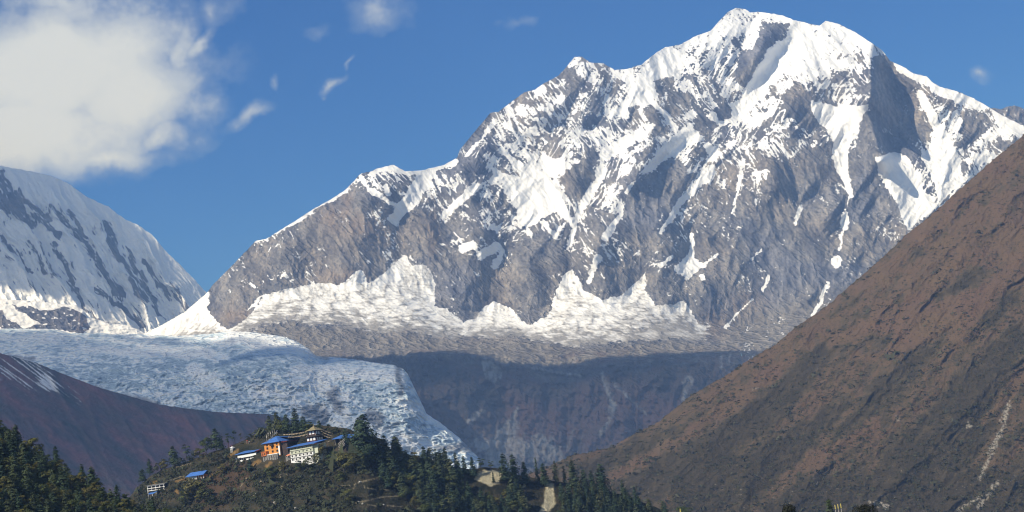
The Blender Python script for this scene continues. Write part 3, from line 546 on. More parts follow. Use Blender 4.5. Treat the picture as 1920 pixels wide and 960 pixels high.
def right_masks(px, py, yt, W):
    u, v = right_uv(px, py)
    band = lambda x0, y0, x1, y1, w0, w1: (lambda q: sst(-14, 14, w0+(w1-w0)*q[1]-q[0]))(segdist(px+14*fbm(px/30, py/30, 4, 191), py+14*fbm(px/30, py/30, 4, 192), x0, y0, x1, y1))
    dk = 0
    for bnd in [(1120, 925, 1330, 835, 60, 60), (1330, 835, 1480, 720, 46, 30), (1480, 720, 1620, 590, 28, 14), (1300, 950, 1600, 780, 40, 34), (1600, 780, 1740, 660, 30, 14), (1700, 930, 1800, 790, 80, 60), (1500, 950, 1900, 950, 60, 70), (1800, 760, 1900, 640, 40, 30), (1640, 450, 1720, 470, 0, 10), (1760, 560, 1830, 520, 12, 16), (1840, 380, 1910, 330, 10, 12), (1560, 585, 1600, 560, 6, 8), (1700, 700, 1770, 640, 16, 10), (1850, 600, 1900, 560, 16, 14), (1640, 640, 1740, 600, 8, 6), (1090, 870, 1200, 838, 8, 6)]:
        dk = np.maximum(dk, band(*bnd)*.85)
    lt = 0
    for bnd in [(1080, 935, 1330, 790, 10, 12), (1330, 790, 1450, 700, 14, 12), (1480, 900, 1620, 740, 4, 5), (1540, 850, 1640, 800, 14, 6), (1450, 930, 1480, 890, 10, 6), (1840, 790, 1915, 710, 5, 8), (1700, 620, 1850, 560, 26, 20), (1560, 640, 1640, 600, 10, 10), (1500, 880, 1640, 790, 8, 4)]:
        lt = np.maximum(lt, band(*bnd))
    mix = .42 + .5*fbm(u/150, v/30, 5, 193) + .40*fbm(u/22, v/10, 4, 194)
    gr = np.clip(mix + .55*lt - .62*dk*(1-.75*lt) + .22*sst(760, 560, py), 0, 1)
    pale = 0
    for bnd in [(1893, 755, 1880, 790, 4, 7), (1885, 795, 1855, 850, 3, 6), (1860, 850, 1835, 900, 3, 3), (1870, 905, 1835, 950, 4, 4), (1815, 795, 1818, 800, 4, 4), (1680, 782, 1684, 788, 2, 3), (1412, 730, 1420, 726, 1, 2), (1630, 940, 1660, 950, 3, 6), (1840, 930, 1800, 955, 3, 4)]:
        q = segdist(px+7*fbm(px/8, py/8, 4, 195), py+7*fbm(px/8, py/8, 4, 196), *bnd[:4]); pale = np.maximum(pale, sst(-2, 2, bnd[4]+(bnd[5]-bnd[4])*q[1]-q[0]))
    pale = np.maximum(pale, sst(.36, .48, fbm(px/6, py/5, 4, 197))*sst(.0, .3, fbm(px/60, py/50, 3, 198)+.05)*sst(850, 900, py)*.8)
    return dict(grass=gr, pale=np.clip(pale*sst(-.25, .2, fbm(px/4.5, py/4.5, 3, 200)+.02), 0, 1), hue=np.clip(.5+.9*fbm(px/90, py/60, 4, 199), 0, 1))
mBrown, nt, b = mat('dry_hill_grass')
pos = N(nt, 'ShaderNodeNewGeometry').outputs['Position']; n = noise_(nt, pos, .06, 8, .72); n2 = noise_(nt, pos, .22, 5, .65)
fl = noise_(nt, axes_(nt, pos, (.62, .35, .70), .012, (-.70, 0, .62), .10, (0, 1, 0), .02), 1.0, 6, .65)
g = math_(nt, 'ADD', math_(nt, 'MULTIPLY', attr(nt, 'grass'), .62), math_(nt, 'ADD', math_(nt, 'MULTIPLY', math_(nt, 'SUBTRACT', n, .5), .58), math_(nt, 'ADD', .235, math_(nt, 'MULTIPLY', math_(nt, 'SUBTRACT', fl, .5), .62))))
gc = mixc(nt, attr(nt, 'hue'), (.140, .086, .056), (.150, .104, .054))
c = ramp_(nt, g, [(.22, (.058, .047, .027)), (.42, (.098, .076, .042)), (.58, (.130, .088, .052))])
c = mixc(nt, ramp_(nt, g, [(.5, 0), (.8, 1)]), c, gc)
c = mixc(nt, ramp_(nt, math_(nt, 'ADD', math_(nt, 'MULTIPLY', n2, .7), math_(nt, 'MULTIPLY', n, .3)), [(.36, .85), (.46, 0)]), c, (.026, .029, .018))
c = mixc(nt, attr(nt, 'pale'), c, (.36, .325, .26))
nt.links.new(c, b.inputs['Base Color']); bump_(nt, b, math_(nt, 'ADD', math_(nt, 'ADD', n, n2), fl), 4.0, 1.0)
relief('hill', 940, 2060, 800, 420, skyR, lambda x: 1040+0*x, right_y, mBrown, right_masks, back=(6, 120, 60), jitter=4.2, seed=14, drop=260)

# ---- the monastery knoll
SKY_K = [(180, 985), (240, 935), (262, 910), (285, 890), (312, 878), (345, 868), (390, 850), (430, 838), (460, 824), (480, 812), (500, 802), (540, 796), (600, 797), (650, 803), (690, 818), (720, 838), (780, 856), (830, 872), (885, 880), (905, 876), (942, 878), (962, 890), (1040, 902), (1120, 914), (1180, 932), (1240, 955), (1320, 985)]
skyK = lin(SKY_K); YT_K = lin([(180, 1400), (430, 1332), (690, 1240), (800, 1248), (1000, 1272), (1320, 1300)])
def knoll_y(px, py, yt=None, disp=True):
    yt = skyK(px) if yt is None else yt
    Y = YT_K(px) - (py-yt)*.62
    if disp: Y = Y - (3.2*fbm(px/34, py/24, 4, 201)+.9*fbm(px/6, py/6, 4, 202))*sst(-1, 12, py-yt)
    return Y
ORANGE = [(462, 880, 486, 864, 4, 5), (500, 874, 507, 868, 4, 4), (330, 902, 352, 897, 2, 4), (430, 855, 440, 848, 3, 3), (444, 846, 446, 843, 3, 2), (280, 908, 292, 905, 2, 4), (330, 920, 334, 924, 3, 3), (396, 892, 392, 902, 3, 5)]
TRAILS = [(664, 909, 675, 904, 1.2, 1.2), (675, 904, 700, 898, 1.6, 1.3), (700, 898, 712, 894, 1.5, 1.2), (662, 916, 666, 912, 1.6, .8), (640, 911, 656, 910, .9, .8), (683, 914, 706, 918, 1.2, 1.0), (683, 910, 684, 915, 1, 1), (714, 917, 730, 919, 1, .8), (668, 943, 687, 939, 2.4, 2.0), (687, 939, 716, 932, .9, 1.2), (716, 932, 760, 929, 1.2, .9), (690, 946, 706, 949, 1, 1), (706, 949, 700, 955, 1, 1), (726, 948, 752, 950, 1.2, 1.2), (594, 876, 616, 875, 1.4, 1.4), (524, 866, 525, 894, 1.6, 1), (525, 894, 530, 904, 1, 1.6), (530, 904, 522, 932, 2.5, 1.2), (462, 896, 448, 916, 1.4, 1), (482, 905, 490, 902, 1.5, 2), (470, 932, 478, 928, 1.2, 1), (535, 872, 538, 890, 1.2, 1), (510, 942, 516, 945, 1.5, 1.5), (312, 903, 345, 892, .8, .7), (330, 876, 360, 868, .8, .8)]
SCARS = [[(893, 890), (903, 882), (920, 881), (938, 882), (943, 884), (936, 905), (922, 913), (905, 905), (890, 899)], [(1024, 908), (1038, 906), (1039, 930), (1042, 944), (1030, 958), (1010, 962), (1020, 940)], [(960, 912), (966, 898), (963, 914)], [(982, 906), (986, 912), (980, 914)]]
def knoll_masks(px, py, yt, W):
    wx = px+3.0*fbm(px/8, py/8, 4, 211); wy = py+3.0*fbm(px/8, py/8, 4, 212)
    o = 0; tr = 0; sc = 0
    for q in ORANGE: dd, t = segdist(wx, wy, *q[:4]); o = np.maximum(o, sst(-1.5, 1.5, .8*(q[4]+(q[5]-q[4])*t)-dd)*sst(-.5, .1, fbm(px/5, py/5, 3, 219)+.25))
    for q in TRAILS: dd, t = segdist(px+1.2*fbm(px/5, py/5, 3, 213), py+1.0*fbm(px/5, py/5, 3, 214), *q[:4]); tr = np.maximum(tr, sst(-.8, .8, .75*(q[4]+(q[5]-q[4])*t)-dd)*sst(-.5, .15, fbm(px/4, py/4, 3, 215)+.12))
    for p in SCARS: sc = np.maximum(sc, sst(-2, 2, polydist(wx, wy, p)))
    hue = .5+.8*fbm(px/40, py/22, 4, 216)+.35*fbm(px/7, py/5, 4, 217)
    red = sst(-20, 10, 24-segdist(px+9*fbm(px/20, py/20, 3, 218), py, 400, 930, 440, 890)[0])
    return dict(earth=o, trail=tr, scar=sc, hue=np.clip(hue, 0, 1), red=red)
mKn, nt, b = mat('knoll_scrub')
pos = N(nt, 'ShaderNodeNewGeometry').outputs['Position']; n = noise_(nt, pos, .25, 7, .65); n2 = noise_(nt, pos, 1.1, 4, .6)
g = math_(nt, 'ADD', math_(nt, 'MULTIPLY', attr(nt, 'hue'), .55), math_(nt, 'MULTIPLY', math_(nt, 'ADD', n, n2), .24))
c = ramp_(nt, g, [(.25, (.016, .020, .012)), (.5, (.038, .037, .022)), (.75, (.078, .064, .040))])
c = mixc(nt, math_(nt, 'MULTIPLY', attr(nt, 'red'), .45), c, (.115, .062, .04))
c = mixc(nt, attr(nt, 'earth'), c, ramp_(nt, n, [(.3, (.13, .085, .035)), (.7, (.30, .185, .07))]))
c = mixc(nt, attr(nt, 'trail'), c, ramp_(nt, n, [(.3, (.16, .135, .085)), (.7, (.38, .32, .21))]))
c = mixc(nt, attr(nt, 'scar'), c, ramp_(nt, math_(nt, 'MULTIPLY', math_(nt, 'ADD', n, n2), .5), [(.3, (.28, .24, .14)), (.5, (.50, .44, .29)), (.7, (.66, .59, .43))]))
nt.links.new(c, b.inputs['Base Color']); bump_(nt, b, math_(nt, 'ADD', n, n2), 1.6, 1.0)
relief('knoll', 180, 1320, 700, 180, skyK, lambda x: 1060+0*x, knoll_y, mKn, knoll_masks, back=(8, 12, 8), jitter=1.6, seed=15, drop=160)

# ---- the wooded foreground slope
SKY_F = [(-220, 700), (-40, 795), (0, 812), (60, 850), (120, 885), (180, 915), (250, 945), (300, 965), (360, 985), (440, 1010)]
skyF = lin(SKY_F); YT_F = lin([(-220, 800), (0, 770), (440, 700)])
def front_y(px, py, yt=None):
    yt = skyF(px) if yt is None else yt
    return YT_F(px) - (py-yt)*.55 - 2.0*fbm(px/20, py/20, 3, 221)*sst(-1, 12, py-yt)
mFo, nt, b = mat('forest_ground')
pos = N(nt, 'ShaderNodeNewGeometry').outputs['Position']; n = noise_(nt, pos, .5, 6, .65)
nt.links.new(ramp_(nt, n, [(.3, (.020, .026, .014)), (.7, (.052, .052, .028))]), b.inputs['Base Color']); bump_(nt, b, n, .8, 1)
relief('forest_slope', -220, 440, 200, 80, skyF, lambda x: 1070+0*x, front_y, mFo, None, back=(6, 20, 11), jitter=1.5, seed=16, drop=120)

# ---- valley ground under everything, out past the horizon
mGr, nt, b = mat('valley_ground')
pos = N(nt, 'ShaderNodeNewGeometry').outputs['Position']; n = noise_(nt, pos, .05, 6, .6)
nt.links.new(ramp_(nt, n, [(.3, (.035, .035, .024)), (.7, (.09, .078, .05))]), b.inputs['Base Color']); bump_(nt, b, n, 1, .6)
rr = np.concatenate([[0, 4, 12, 30, 60, 100, 160, 230, 300, 380, 460, 560, 700, 900, 1300, 2000], np.geomspace(3000, 60000, 14)])[:, None]
th = np.linspace(0, 2*np.pi, 97)[None]
gx, gy = rr*np.cos(th), rr*np.sin(th)
gz = -sst(20, 260, rr)*10 - sst(300, 900, rr)*170 + 4*fbm(gx/90, gy/90, 3, 231)*sst(30, 200, rr) - 0*gx
gz = gz - 3*sst(0, 200, gx)*sst(100, 260, rr)
structure(grid_mesh('ground', gx, gy, gz, mGr))
# ------------------------------------------------------------------ unseen clouds added and cut to shape for the shade on glacier and far peak
mCl, nt, b = mat('cloud_white'); b.inputs['Base Color'].default_value = (.85, .85, .86, 1)
tr_ = N(nt, 'ShaderNodeBsdfTransparent'); mx_ = N(nt, 'ShaderNodeMixShader')            # cloud lets some light through, raised over the icefall so sun reaches it
nt.links.new(attr(nt, 'thin'), mx_.inputs[0]); nt.links.new(b.outputs[0], mx_.inputs[1]); nt.links.new(tr_.outputs[0], mx_.inputs[2])
nt.links.new(mx_.outputs[0], nt.nodes['Material Output'].inputs['Surface'])
def over(px, py, Y, zc):
    a = unproj(px, py, Y); s = (zc-float(a[2]))/SUN[2]
    return float(a[0])+SUN[0]*s, Y+SUN[1]*s
def caster(name, targets, zc, label, seed, thick=160, thin=(), base=.43, soft=True):
    pts = []
    for (px, py, Y) in targets:
        a = unproj(px, py, Y); s = (zc-float(a[2]))/SUN[2]
        pts.append((float(a[0])+SUN[0]*s, Y+SUN[1]*s))
    pts = np.array(pts)
    # resample the outline, then a flat-bottomed heap of cloud over it
    seg = np.vstack([pts, pts[:1]]); L = np.r_[0, np.cumsum(np.hypot(*np.diff(seg, axis=0).T))]
    m = 240; s = np.linspace(0, L[-1], m, endpoint=False)
    ox = np.interp(s, L, seg[:, 0]); oy = np.interp(s, L, seg[:, 1])
    jit = 26*fbm(s/260, s*0+seed, 4, seed)
    cx, cyy = ox.mean(), oy.mean()
    dx, dy = ox-cx, oy-cyy; r = np.hypot(dx, dy); ox = ox+jit*dx/r; oy = oy+jit*dy/r
    rings = []
    K = 16
    for k in range(K+1):
        f = 1-k/K; z = zc + thick*(1-f**4) + 70*(1-f)*0
        x = cx+(ox-cx)*f; y = cyy+(oy-cyy)*f
        rings.append(np.stack([x, y, z+ (1-f**3)*110*fbm(x/420, y/420, 4, seed+3)], -1))
    for k in range(K-1, -1, -1): pass
    bot = []
    for k in range(K, 0, -1):
        f = 1-k/K; x = cx+(ox-cx)*f; y = cyy+(oy-cyy)*f
        bot.append(np.stack([x, y, np.full(m, zc-8.0)+0*x], -1))
    A = np.array(rings+bot)                     # rings x m x 3
    n = len(A); i = np.arange(n*m).reshape(n, m); i2 = np.roll(i, -1, 1)
    q = np.stack([i, i2, np.roll(i2, -1, 0), np.roll(i, -1, 0)], -1)[:-1].reshape(-1, 4)
    ql = np.stack([i[-1], i2[-1], i2[0], i[0]], -1)
    A = A.reshape(-1, 3); tv = np.full(len(A), base)
    ring = np.repeat(np.r_[np.arange(K+1), np.arange(K, 0, -1)*0+9], m); ring[-m*K:] = np.repeat(np.arange(K, 0, -1)*0+np.arange(K, 0, -1), m)[::1]
    if soft: tv = np.maximum(tv, np.interp(ring, [0, 1, 2, 3], [.97, .80, .60, base]))
    for (p, q_, rad, val) in thin:
        tv = np.maximum(tv, base+(val-base)*np.exp(-(segdist(A[:, 0], A[:, 1], *p, *q_)[0]/rad)**2))
    o = raw_mesh(name, A, np.vstack([q, ql]), mCl, [('thin', tv)], smooth=True)
    o['kind'] = 'stuff'; return o
# shade on the far peak (all but its right-hand rim)
LP = [(-300, 300), (60, 312), (130, 336), (200, 380), (250, 416), (300, 466), (340, 510), (376, 552), (360, 600), (262, 612), (232, 606), (190, 594), (160, 570), (100, 556), (40, 548), (-60, 540), (-300, 540)]
caster('shadow_cloud', [(x, y, float(left_y(np.array(x*1.), np.array(y*1.), skyL(x)))) for x, y in LP], CLOUD_Z, '', 5, base=.18, soft=False)
# shade on the glacier, the long bare slope and the front of the moraine
GP = [(-280, 617), (0, 618), (130, 628), (190, 636), (240, 652), (330, 656), (400, 643), (440, 640), (470, 652), (530, 668), (596, 682)]
g1 = [(x, y, float(glac_y(np.array(x*1.), np.array(y*1.), topG(x), False))) for x, y in GP]
MP = [(680, 700), (740, 712), (790, 704), (830, 690), (858, 668), (890, 656), (903, 672), (910, 696), (926, 706), (934, 680), (950, 675), (985, 692), (1040, 702), (1065, 688), (1100, 704), (1140, 690), (1175, 698), (1215, 682), (1260, 692), (1310, 676), (1360, 686), (1410, 674), (1500, 650), (1560, 700), (1500, 900), (1000, 935)]
g2 = [(x, y, float(massif_y(np.array(x*1.), np.array(y*1.), skyM(x), False))) for x, y in MP]
g3 = [(x, y, float(purple_y(np.array(x*1.), np.array(y*1.), 0*x+np.interp(x, *zip(*SKY_P))))) for x, y in [(700, 940), (400, 955), (-300, 955)]]
gy_ = lambda x, y: float(glac_y(np.array(x*1.), np.array(y*1.), topG(x), False))
caster('shadow_cloud', g1+g2+g3, CLOUD_Z, '', 9, thin=[(over(640, 715, gy_(640, 715), CLOUD_Z), over(840, 845, gy_(840, 845), CLOUD_Z), 300, .55), (over(520, 730, gy_(520, 730), CLOUD_Z), over(640, 760, gy_(640, 760), CLOUD_Z), 260, .46)])

# ------------------------------------------------------------------ blue mountain air
def box_obj(name, lo, hi, material):
    v = np.array([[x, y, z] for x in (lo[0], hi[0]) for y in (lo[1], hi[1]) for z in (lo[2], hi[2])], float)
    q = np.array([[0, 1, 3, 2], [4, 6, 7, 5], [0, 4, 5, 1], [2, 3, 7, 6], [0, 2, 6, 4], [1, 5, 7, 3]])
    return raw_mesh(name, v, q, material)
HAZE = True
if HAZE:
    mh = bpy.data.materials.new('air'); mh.use_nodes = True; nt = mh.node_tree; nt.nodes.clear()
    o_ = N(nt, 'ShaderNodeOutputMaterial'); pv = N(nt, 'ShaderNodeVolumePrincipled')
    pv.inputs['Color'].default_value = (.28, .50, 1.0, 1); pv.inputs['Absorption Color'].default_value = (1, 1, 1, 1)
    pv.inputs['Density'].default_value = 6.4e-5; pv.inputs['Anisotropy'].default_value = 0.0
    nt.links.new(pv.outputs[0], o_.inputs['Volume'])
    hz = box_obj('haze', (-64000, -64000, -420), (64000, 64000, 2380), mh)
    hz['kind'] = 'stuff'
# ------------------------------------------------------------------ trees and shrubs
def tag(o, label, cat, group=None):
    o['label'] = label; o['category'] = cat
    if group: o['group'] = group
    return o
def leaf_mat(name, a, b_, c):
    m, nt, b = mat(name); b.inputs['Roughness'].default_value = .8
    oi = N(nt, 'ShaderNodeObjectInfo').outputs['Random']
    col = ramp_(nt, oi, [(0, a), (.5, b_), (1, c)])
    col = mixc(nt, 1.0, col, ramp_(nt, attr(nt, 'tone'), [(0, .62), (1, 1.45)]), 'MULTIPLY')
    nt.links.new(col, b.inputs['Base Color'])
    return m
mFir = leaf_mat('fir_needles', (.038, .064, .038), (.048, .072, .040), (.068, .080, .038))
mPine = leaf_mat('pine_needles', (.040, .062, .034), (.056, .078, .038), (.080, .088, .038))
mOak = leaf_mat('oak_leaves', (.050, .070, .026), (.080, .090, .028), (.125, .108, .032))
mBush = leaf_mat('bush_leaves', (.034, .044, .024), (.048, .054, .028), (.066, .058, .034))
mBark, nt, b = mat('bark'); pos = N(nt, 'ShaderNodeTexCoord').outputs['Object']
nt.links.new(ramp_(nt, noise_(nt, pos, 3, 5), [(.3, (.035, .028, .022)), (.7, (.11, .092, .075))]), b.inputs['Base Color'])
mDark = leaf_mat('dark_leaves', (.020, .022, .016), (.022, .024, .016), (.025, .027, .018))

def tris(rng, C, size, flat, out=None):
    """small leaf faces round each centre; flat < 1 lays them down"""
    n = len(C)
    d = rng.normal(size=(n, 3, 3)); d[..., 2] *= flat
    d -= d.mean(1, keepdims=True)
    d /= np.linalg.norm(d, axis=-1, keepdims=True)+1e-6
    d[..., 2] *= flat**.5
    if out is not None:                        # turn the faces to look outward, so that a clump has a lit and a dark side
        o = out/(np.linalg.norm(out, axis=-1, keepdims=True)+1e-6)
        d = d - .75*(d*o[:, None]).sum(-1, keepdims=True)*o[:, None]
    V = C[:, None]+d*size[:, None, None]
    return V.reshape(-1, 3)
def crown_conifer(rng, h, r, whorls=15, per=7, base=.14, power=.85, droop=.35, leaf=.045, gap=.0):
    C, O, T = [], [], []
    for k in range(whorls):
        f = (k+.5*rng.random())/whorls; z = h*(base+(1-base)*f)
        rk = r*((1-f)**power)*(.75+.45*rng.random())+.02*h*(1-f)
        for j in range(max(3, int(per*(1-.45*f)))):
            if rng.random() < gap: continue
            a = rng.random()*6.283; L = rk*(.7+.4*rng.random()); tone = np.clip(.5+.22*rng.normal(), 0, 1)
            m = 2+int(3*(1-f)+.5)
            for q in range(m):
                s = (.3+.7*(q+.6)/m); c = np.array([math.cos(a)*L*s, math.sin(a)*L*s, z-droop*L*s*s+.1*L*s])
                cnt = 6
                p = c+rng.normal(size=(cnt, 3))*np.array([.055, .055, .03])*h*(.5+.5*(1-f))
                C.append(p); O.append(p-np.array([0, 0, z-.35*r])); T += [np.clip(tone+.12*rng.normal(), 0, 1)]*cnt
    C = np.concatenate(C); O = np.concatenate(O)
    top = rng.normal(size=(14, 3))*np.array([.012, .012, .03])*h+np.array([0, 0, h*.985])
    C = np.vstack([C, top]); O = np.vstack([O, top-np.array([0, 0, h*.9])]); T += [.5]*14
    S_ = h*leaf*(.7+.6*rng.random(len(C)))
    return tris(rng, C, S_, .55, O), np.repeat(T, 3)
def crown_broad(rng, h, r, lobes=15, per=95, base=.22, leaf=.038, top=.95, flat=.8):
    C, O, T = [], [], []
    for k in range(lobes):
        f = rng.random()**.8; z = h*(base+(top-base)*f*.86)
        prof = math.sin(math.pi*min(1, .18+.78*f))**.6
        a = k*2.4+rng.random(); rad = r*prof*(.35+.5*rng.random()); lr = r*(.30+.24*rng.random())*(1.1-.4*f)
        c = np.array([math.cos(a)*rad, math.sin(a)*rad, z])
        n = int(per*(.7+.6*rng.random())); d = rng.normal(size=(n, 3)); d /= np.linalg.norm(d, axis=1, keepdims=True)
        d[:, 2] = np.where(d[:, 2] < -.35, -d[:, 2], d[:, 2])
        p = c+d*lr*np.array([1, 1, flat])*(.72+.36*rng.random((n, 1)))
        tone = np.clip(.5+.24*rng.normal(), .05, 1)
        C.append(p); O.append(d*lr+.4*(p-np.array([0, 0, h*.5]))); T.append(np.clip(tone+.12*rng.normal(size=n), 0, 1))
    C = np.concatenate(C); O = np.concatenate(O); T = np.concatenate(T)
    return tris(rng, C, h*leaf*(.7+.7*rng.random(len(C))), .8, O), np.repeat(T, 3)
def leaf_mesh(name, V, T, material):
    q = np.arange(len(V)).reshape(-1, 3)
    return raw_mesh(name, V, q, material, [('tone', T)], False, link=False)
def trunk_mesh(rng, h, r0, top=.9, limbs=5, lean=.02):
    V, Q = [], []
    def tube(p0, p1, a, b_, n=6, seg=4, bend=.0):
        base = len(V); d = (p1-p0); L = np.linalg.norm(d); d = d/L
        u = np.cross(d, [0.3, .9, .1]); u /= np.linalg.norm(u); w = np.cross(d, u)
        for s in range(seg+1):
            t = s/seg; c = p0+(p1-p0)*t+u*bend*math.sin(t*3.14)*L; rr_ = a+(b_-a)*t
            for k in range(n): V.append(c+rr_*(u*math.cos(6.283*k/n)+w*math.sin(6.283*k/n)))
        for s in range(seg):
            for k in range(n): Q.append([base+s*n+k, base+s*n+(k+1) % n, base+(s+1)*n+(k+1) % n, base+(s+1)*n+k])
    tip = np.array([rng.normal()*lean*h, rng.normal()*lean*h, h*top])
    tube(np.array([0, 0, -h*.12]), tip, r0, r0*.18, seg=6, bend=.015)
    for k in range(limbs):
        f = .3+.5*rng.random(); a = rng.random()*6.283; p = tip*f
        tube(p, p+np.array([math.cos(a), math.sin(a), .35+.5*rng.random()])*h*.2*(1.2-f), r0*.35, r0*.1, 5, 3)
    return raw_mesh('trunk', np.array(V), np.array(Q), mBark, (), True, link=False)
PROTO = {}
def proto(kind, k, crown_fn, material, h=10., tr=.16, limbs=4, top=.9):
    rng = np.random.default_rng(hash_(kind)+k*7)
    V, T = crown_fn(rng)
    PROTO.setdefault(kind, []).append((leaf_mesh('crown', V, T, material), trunk_mesh(rng, h, tr, top, limbs)))
def hash_(s): return sum(ord(c)*(i+3) for i, c in enumerate(s))
for k in range(4):
    proto('fir_tree', k, lambda rng: crown_conifer(rng, 10, 2.0+.35*rng.random(), 17, 7, .10, .80, .42, .042, .08), mFir)
    proto('slim_fir', k, lambda rng: crown_conifer(rng, 10, 1.35+.3*rng.random(), 17, 6, .12, .62, .30, .040, .25), mFir)
    proto('pine_tree', k, lambda rng: crown_conifer(rng, 10, 3.0+.5*rng.random(), 13, 10, .14, .5, .15, .05, .12), mPine, tr=.2)
    proto('big_pine', k, lambda rng: crown_conifer(rng, 10, 3.9, 17, 13, .10, .42, .12, .046, .10), mPine, tr=.24)
    proto('broadleaf_tree', k, lambda rng: crown_broad(rng, 10, 3.6+.6*rng.random(), 17, 90, .12, .040, .97), mOak, tr=.22, limbs=6, top=.75)
    proto('open_pine', k, lambda rng: crown_broad(rng, 10, 2.3+.5*rng.random(), 8, 75, .40, .046, .96, .55), mPine, tr=.2, limbs=6, top=.93)
    proto('shrub', k, lambda rng: crown_broad(rng, 10, 8.0, 10, 70, -.12, .075, .85), mBush)
proto('dark_tree', 0, lambda rng: crown_broad(rng, 10, 4.5, 26, 200, .1, .026, .98), mDark, tr=.25, limbs=6, top=.75)
proto('dark_tree', 1, lambda rng: crown_broad(rng, 10, 5.6, 30, 220, .1, .024, .96), mDark, tr=.25, limbs=6, top=.75)
proto('near_fir', 0, lambda rng: crown_conifer(rng, 10, 2.3, 22, 9, .06, .8, .4, .03, .05), mFir)
NAME_OF = {'slim_fir': 'fir_tree', 'open_pine': 'pine_tree', 'big_pine': 'pine_tree', 'dark_tree': 'broadleaf_tree', 'near_fir': 'fir_tree'}
trng = random.Random(5)
def tree(kind, loc, h, label, group=None, width=1.0, var=None, lean=0.0, cat=None):
    cm, tm = PROTO[kind][(trng.randrange(len(PROTO[kind])) if var is None else var)]
    name = NAME_OF.get(kind, kind)
    if kind == 'shrub':
        o = bpy.data.objects.new('shrub', cm); COL.objects.link(o)
        o.location = loc; o.scale = (h/10*width, h/10*width, h/10); o.rotation_euler = (0, 0, trng.random()*6.28)
        return tag(o, label, cat or 'shrub', group)
    r = bpy.data.objects.new(name, None); COL.objects.link(r); r.empty_display_size = .5
    r.location = loc; r.scale = (h/10*width, h/10*width, h/10); r.rotation_euler = (lean, 0, trng.random()*6.28)
    tag(r, label, cat or 'tree', group)
    for n, m in (('trunk', tm), ('crown', cm)):
        c = bpy.data.objects.new(n, m); COL.objects.link(c); c.parent = r
    return r
def knoll_at(px, py):
    a = np.array(float(px)); y = np.array(float(py)); return P(px, py, float(knoll_y(a, y)))
def front_at(px, py):
    a = np.array(float(px)); y = np.array(float(py)); return P(px, py, float(front_y(a, y)))
def px2m(n, loc): return n*loc.y/FPX

# the dense forest on the near slope, bottom left
sp_x, sp_y = 17.0, 13.5
for j in range(30):
    py = 760+j*sp_y
    for i in range(-7, 29):
        px = i*sp_x+(j % 2)*sp_x/2+trng.uniform(-6, 6); y = py+trng.uniform(-5, 5)
        sk = float(skyF(px))
        if px > 425 or y < sk+3 or y > 1000+.0*px or px < -118: continue
        loc = front_at(px, y)
        warm = sst(60, 330, px)*.45+.38*sst(860, 960, y); q = trng.random()
        hp = 43-14*float(sst(0, 330, px))+trng.uniform(-10, 9)
        if q < .30-.24*warm:
            tree('fir_tree', loc, px2m(hp*1.16, loc), 'dark green conical fir in the dense forest covering the near slope', 'firs of the near forest', 1.15)
        elif q < .62-.30*warm:
            tree('pine_tree', loc, px2m(hp*1.05, loc), 'bushy green pine in the dense forest covering the near slope', 'pines of the near forest', 1.05)
        else:
            tree('broadleaf_tree', loc, px2m(hp*.86, loc), 'rounded olive green broadleaf tree in the forest covering the near slope', 'broadleaf trees of the near forest', 1.1)

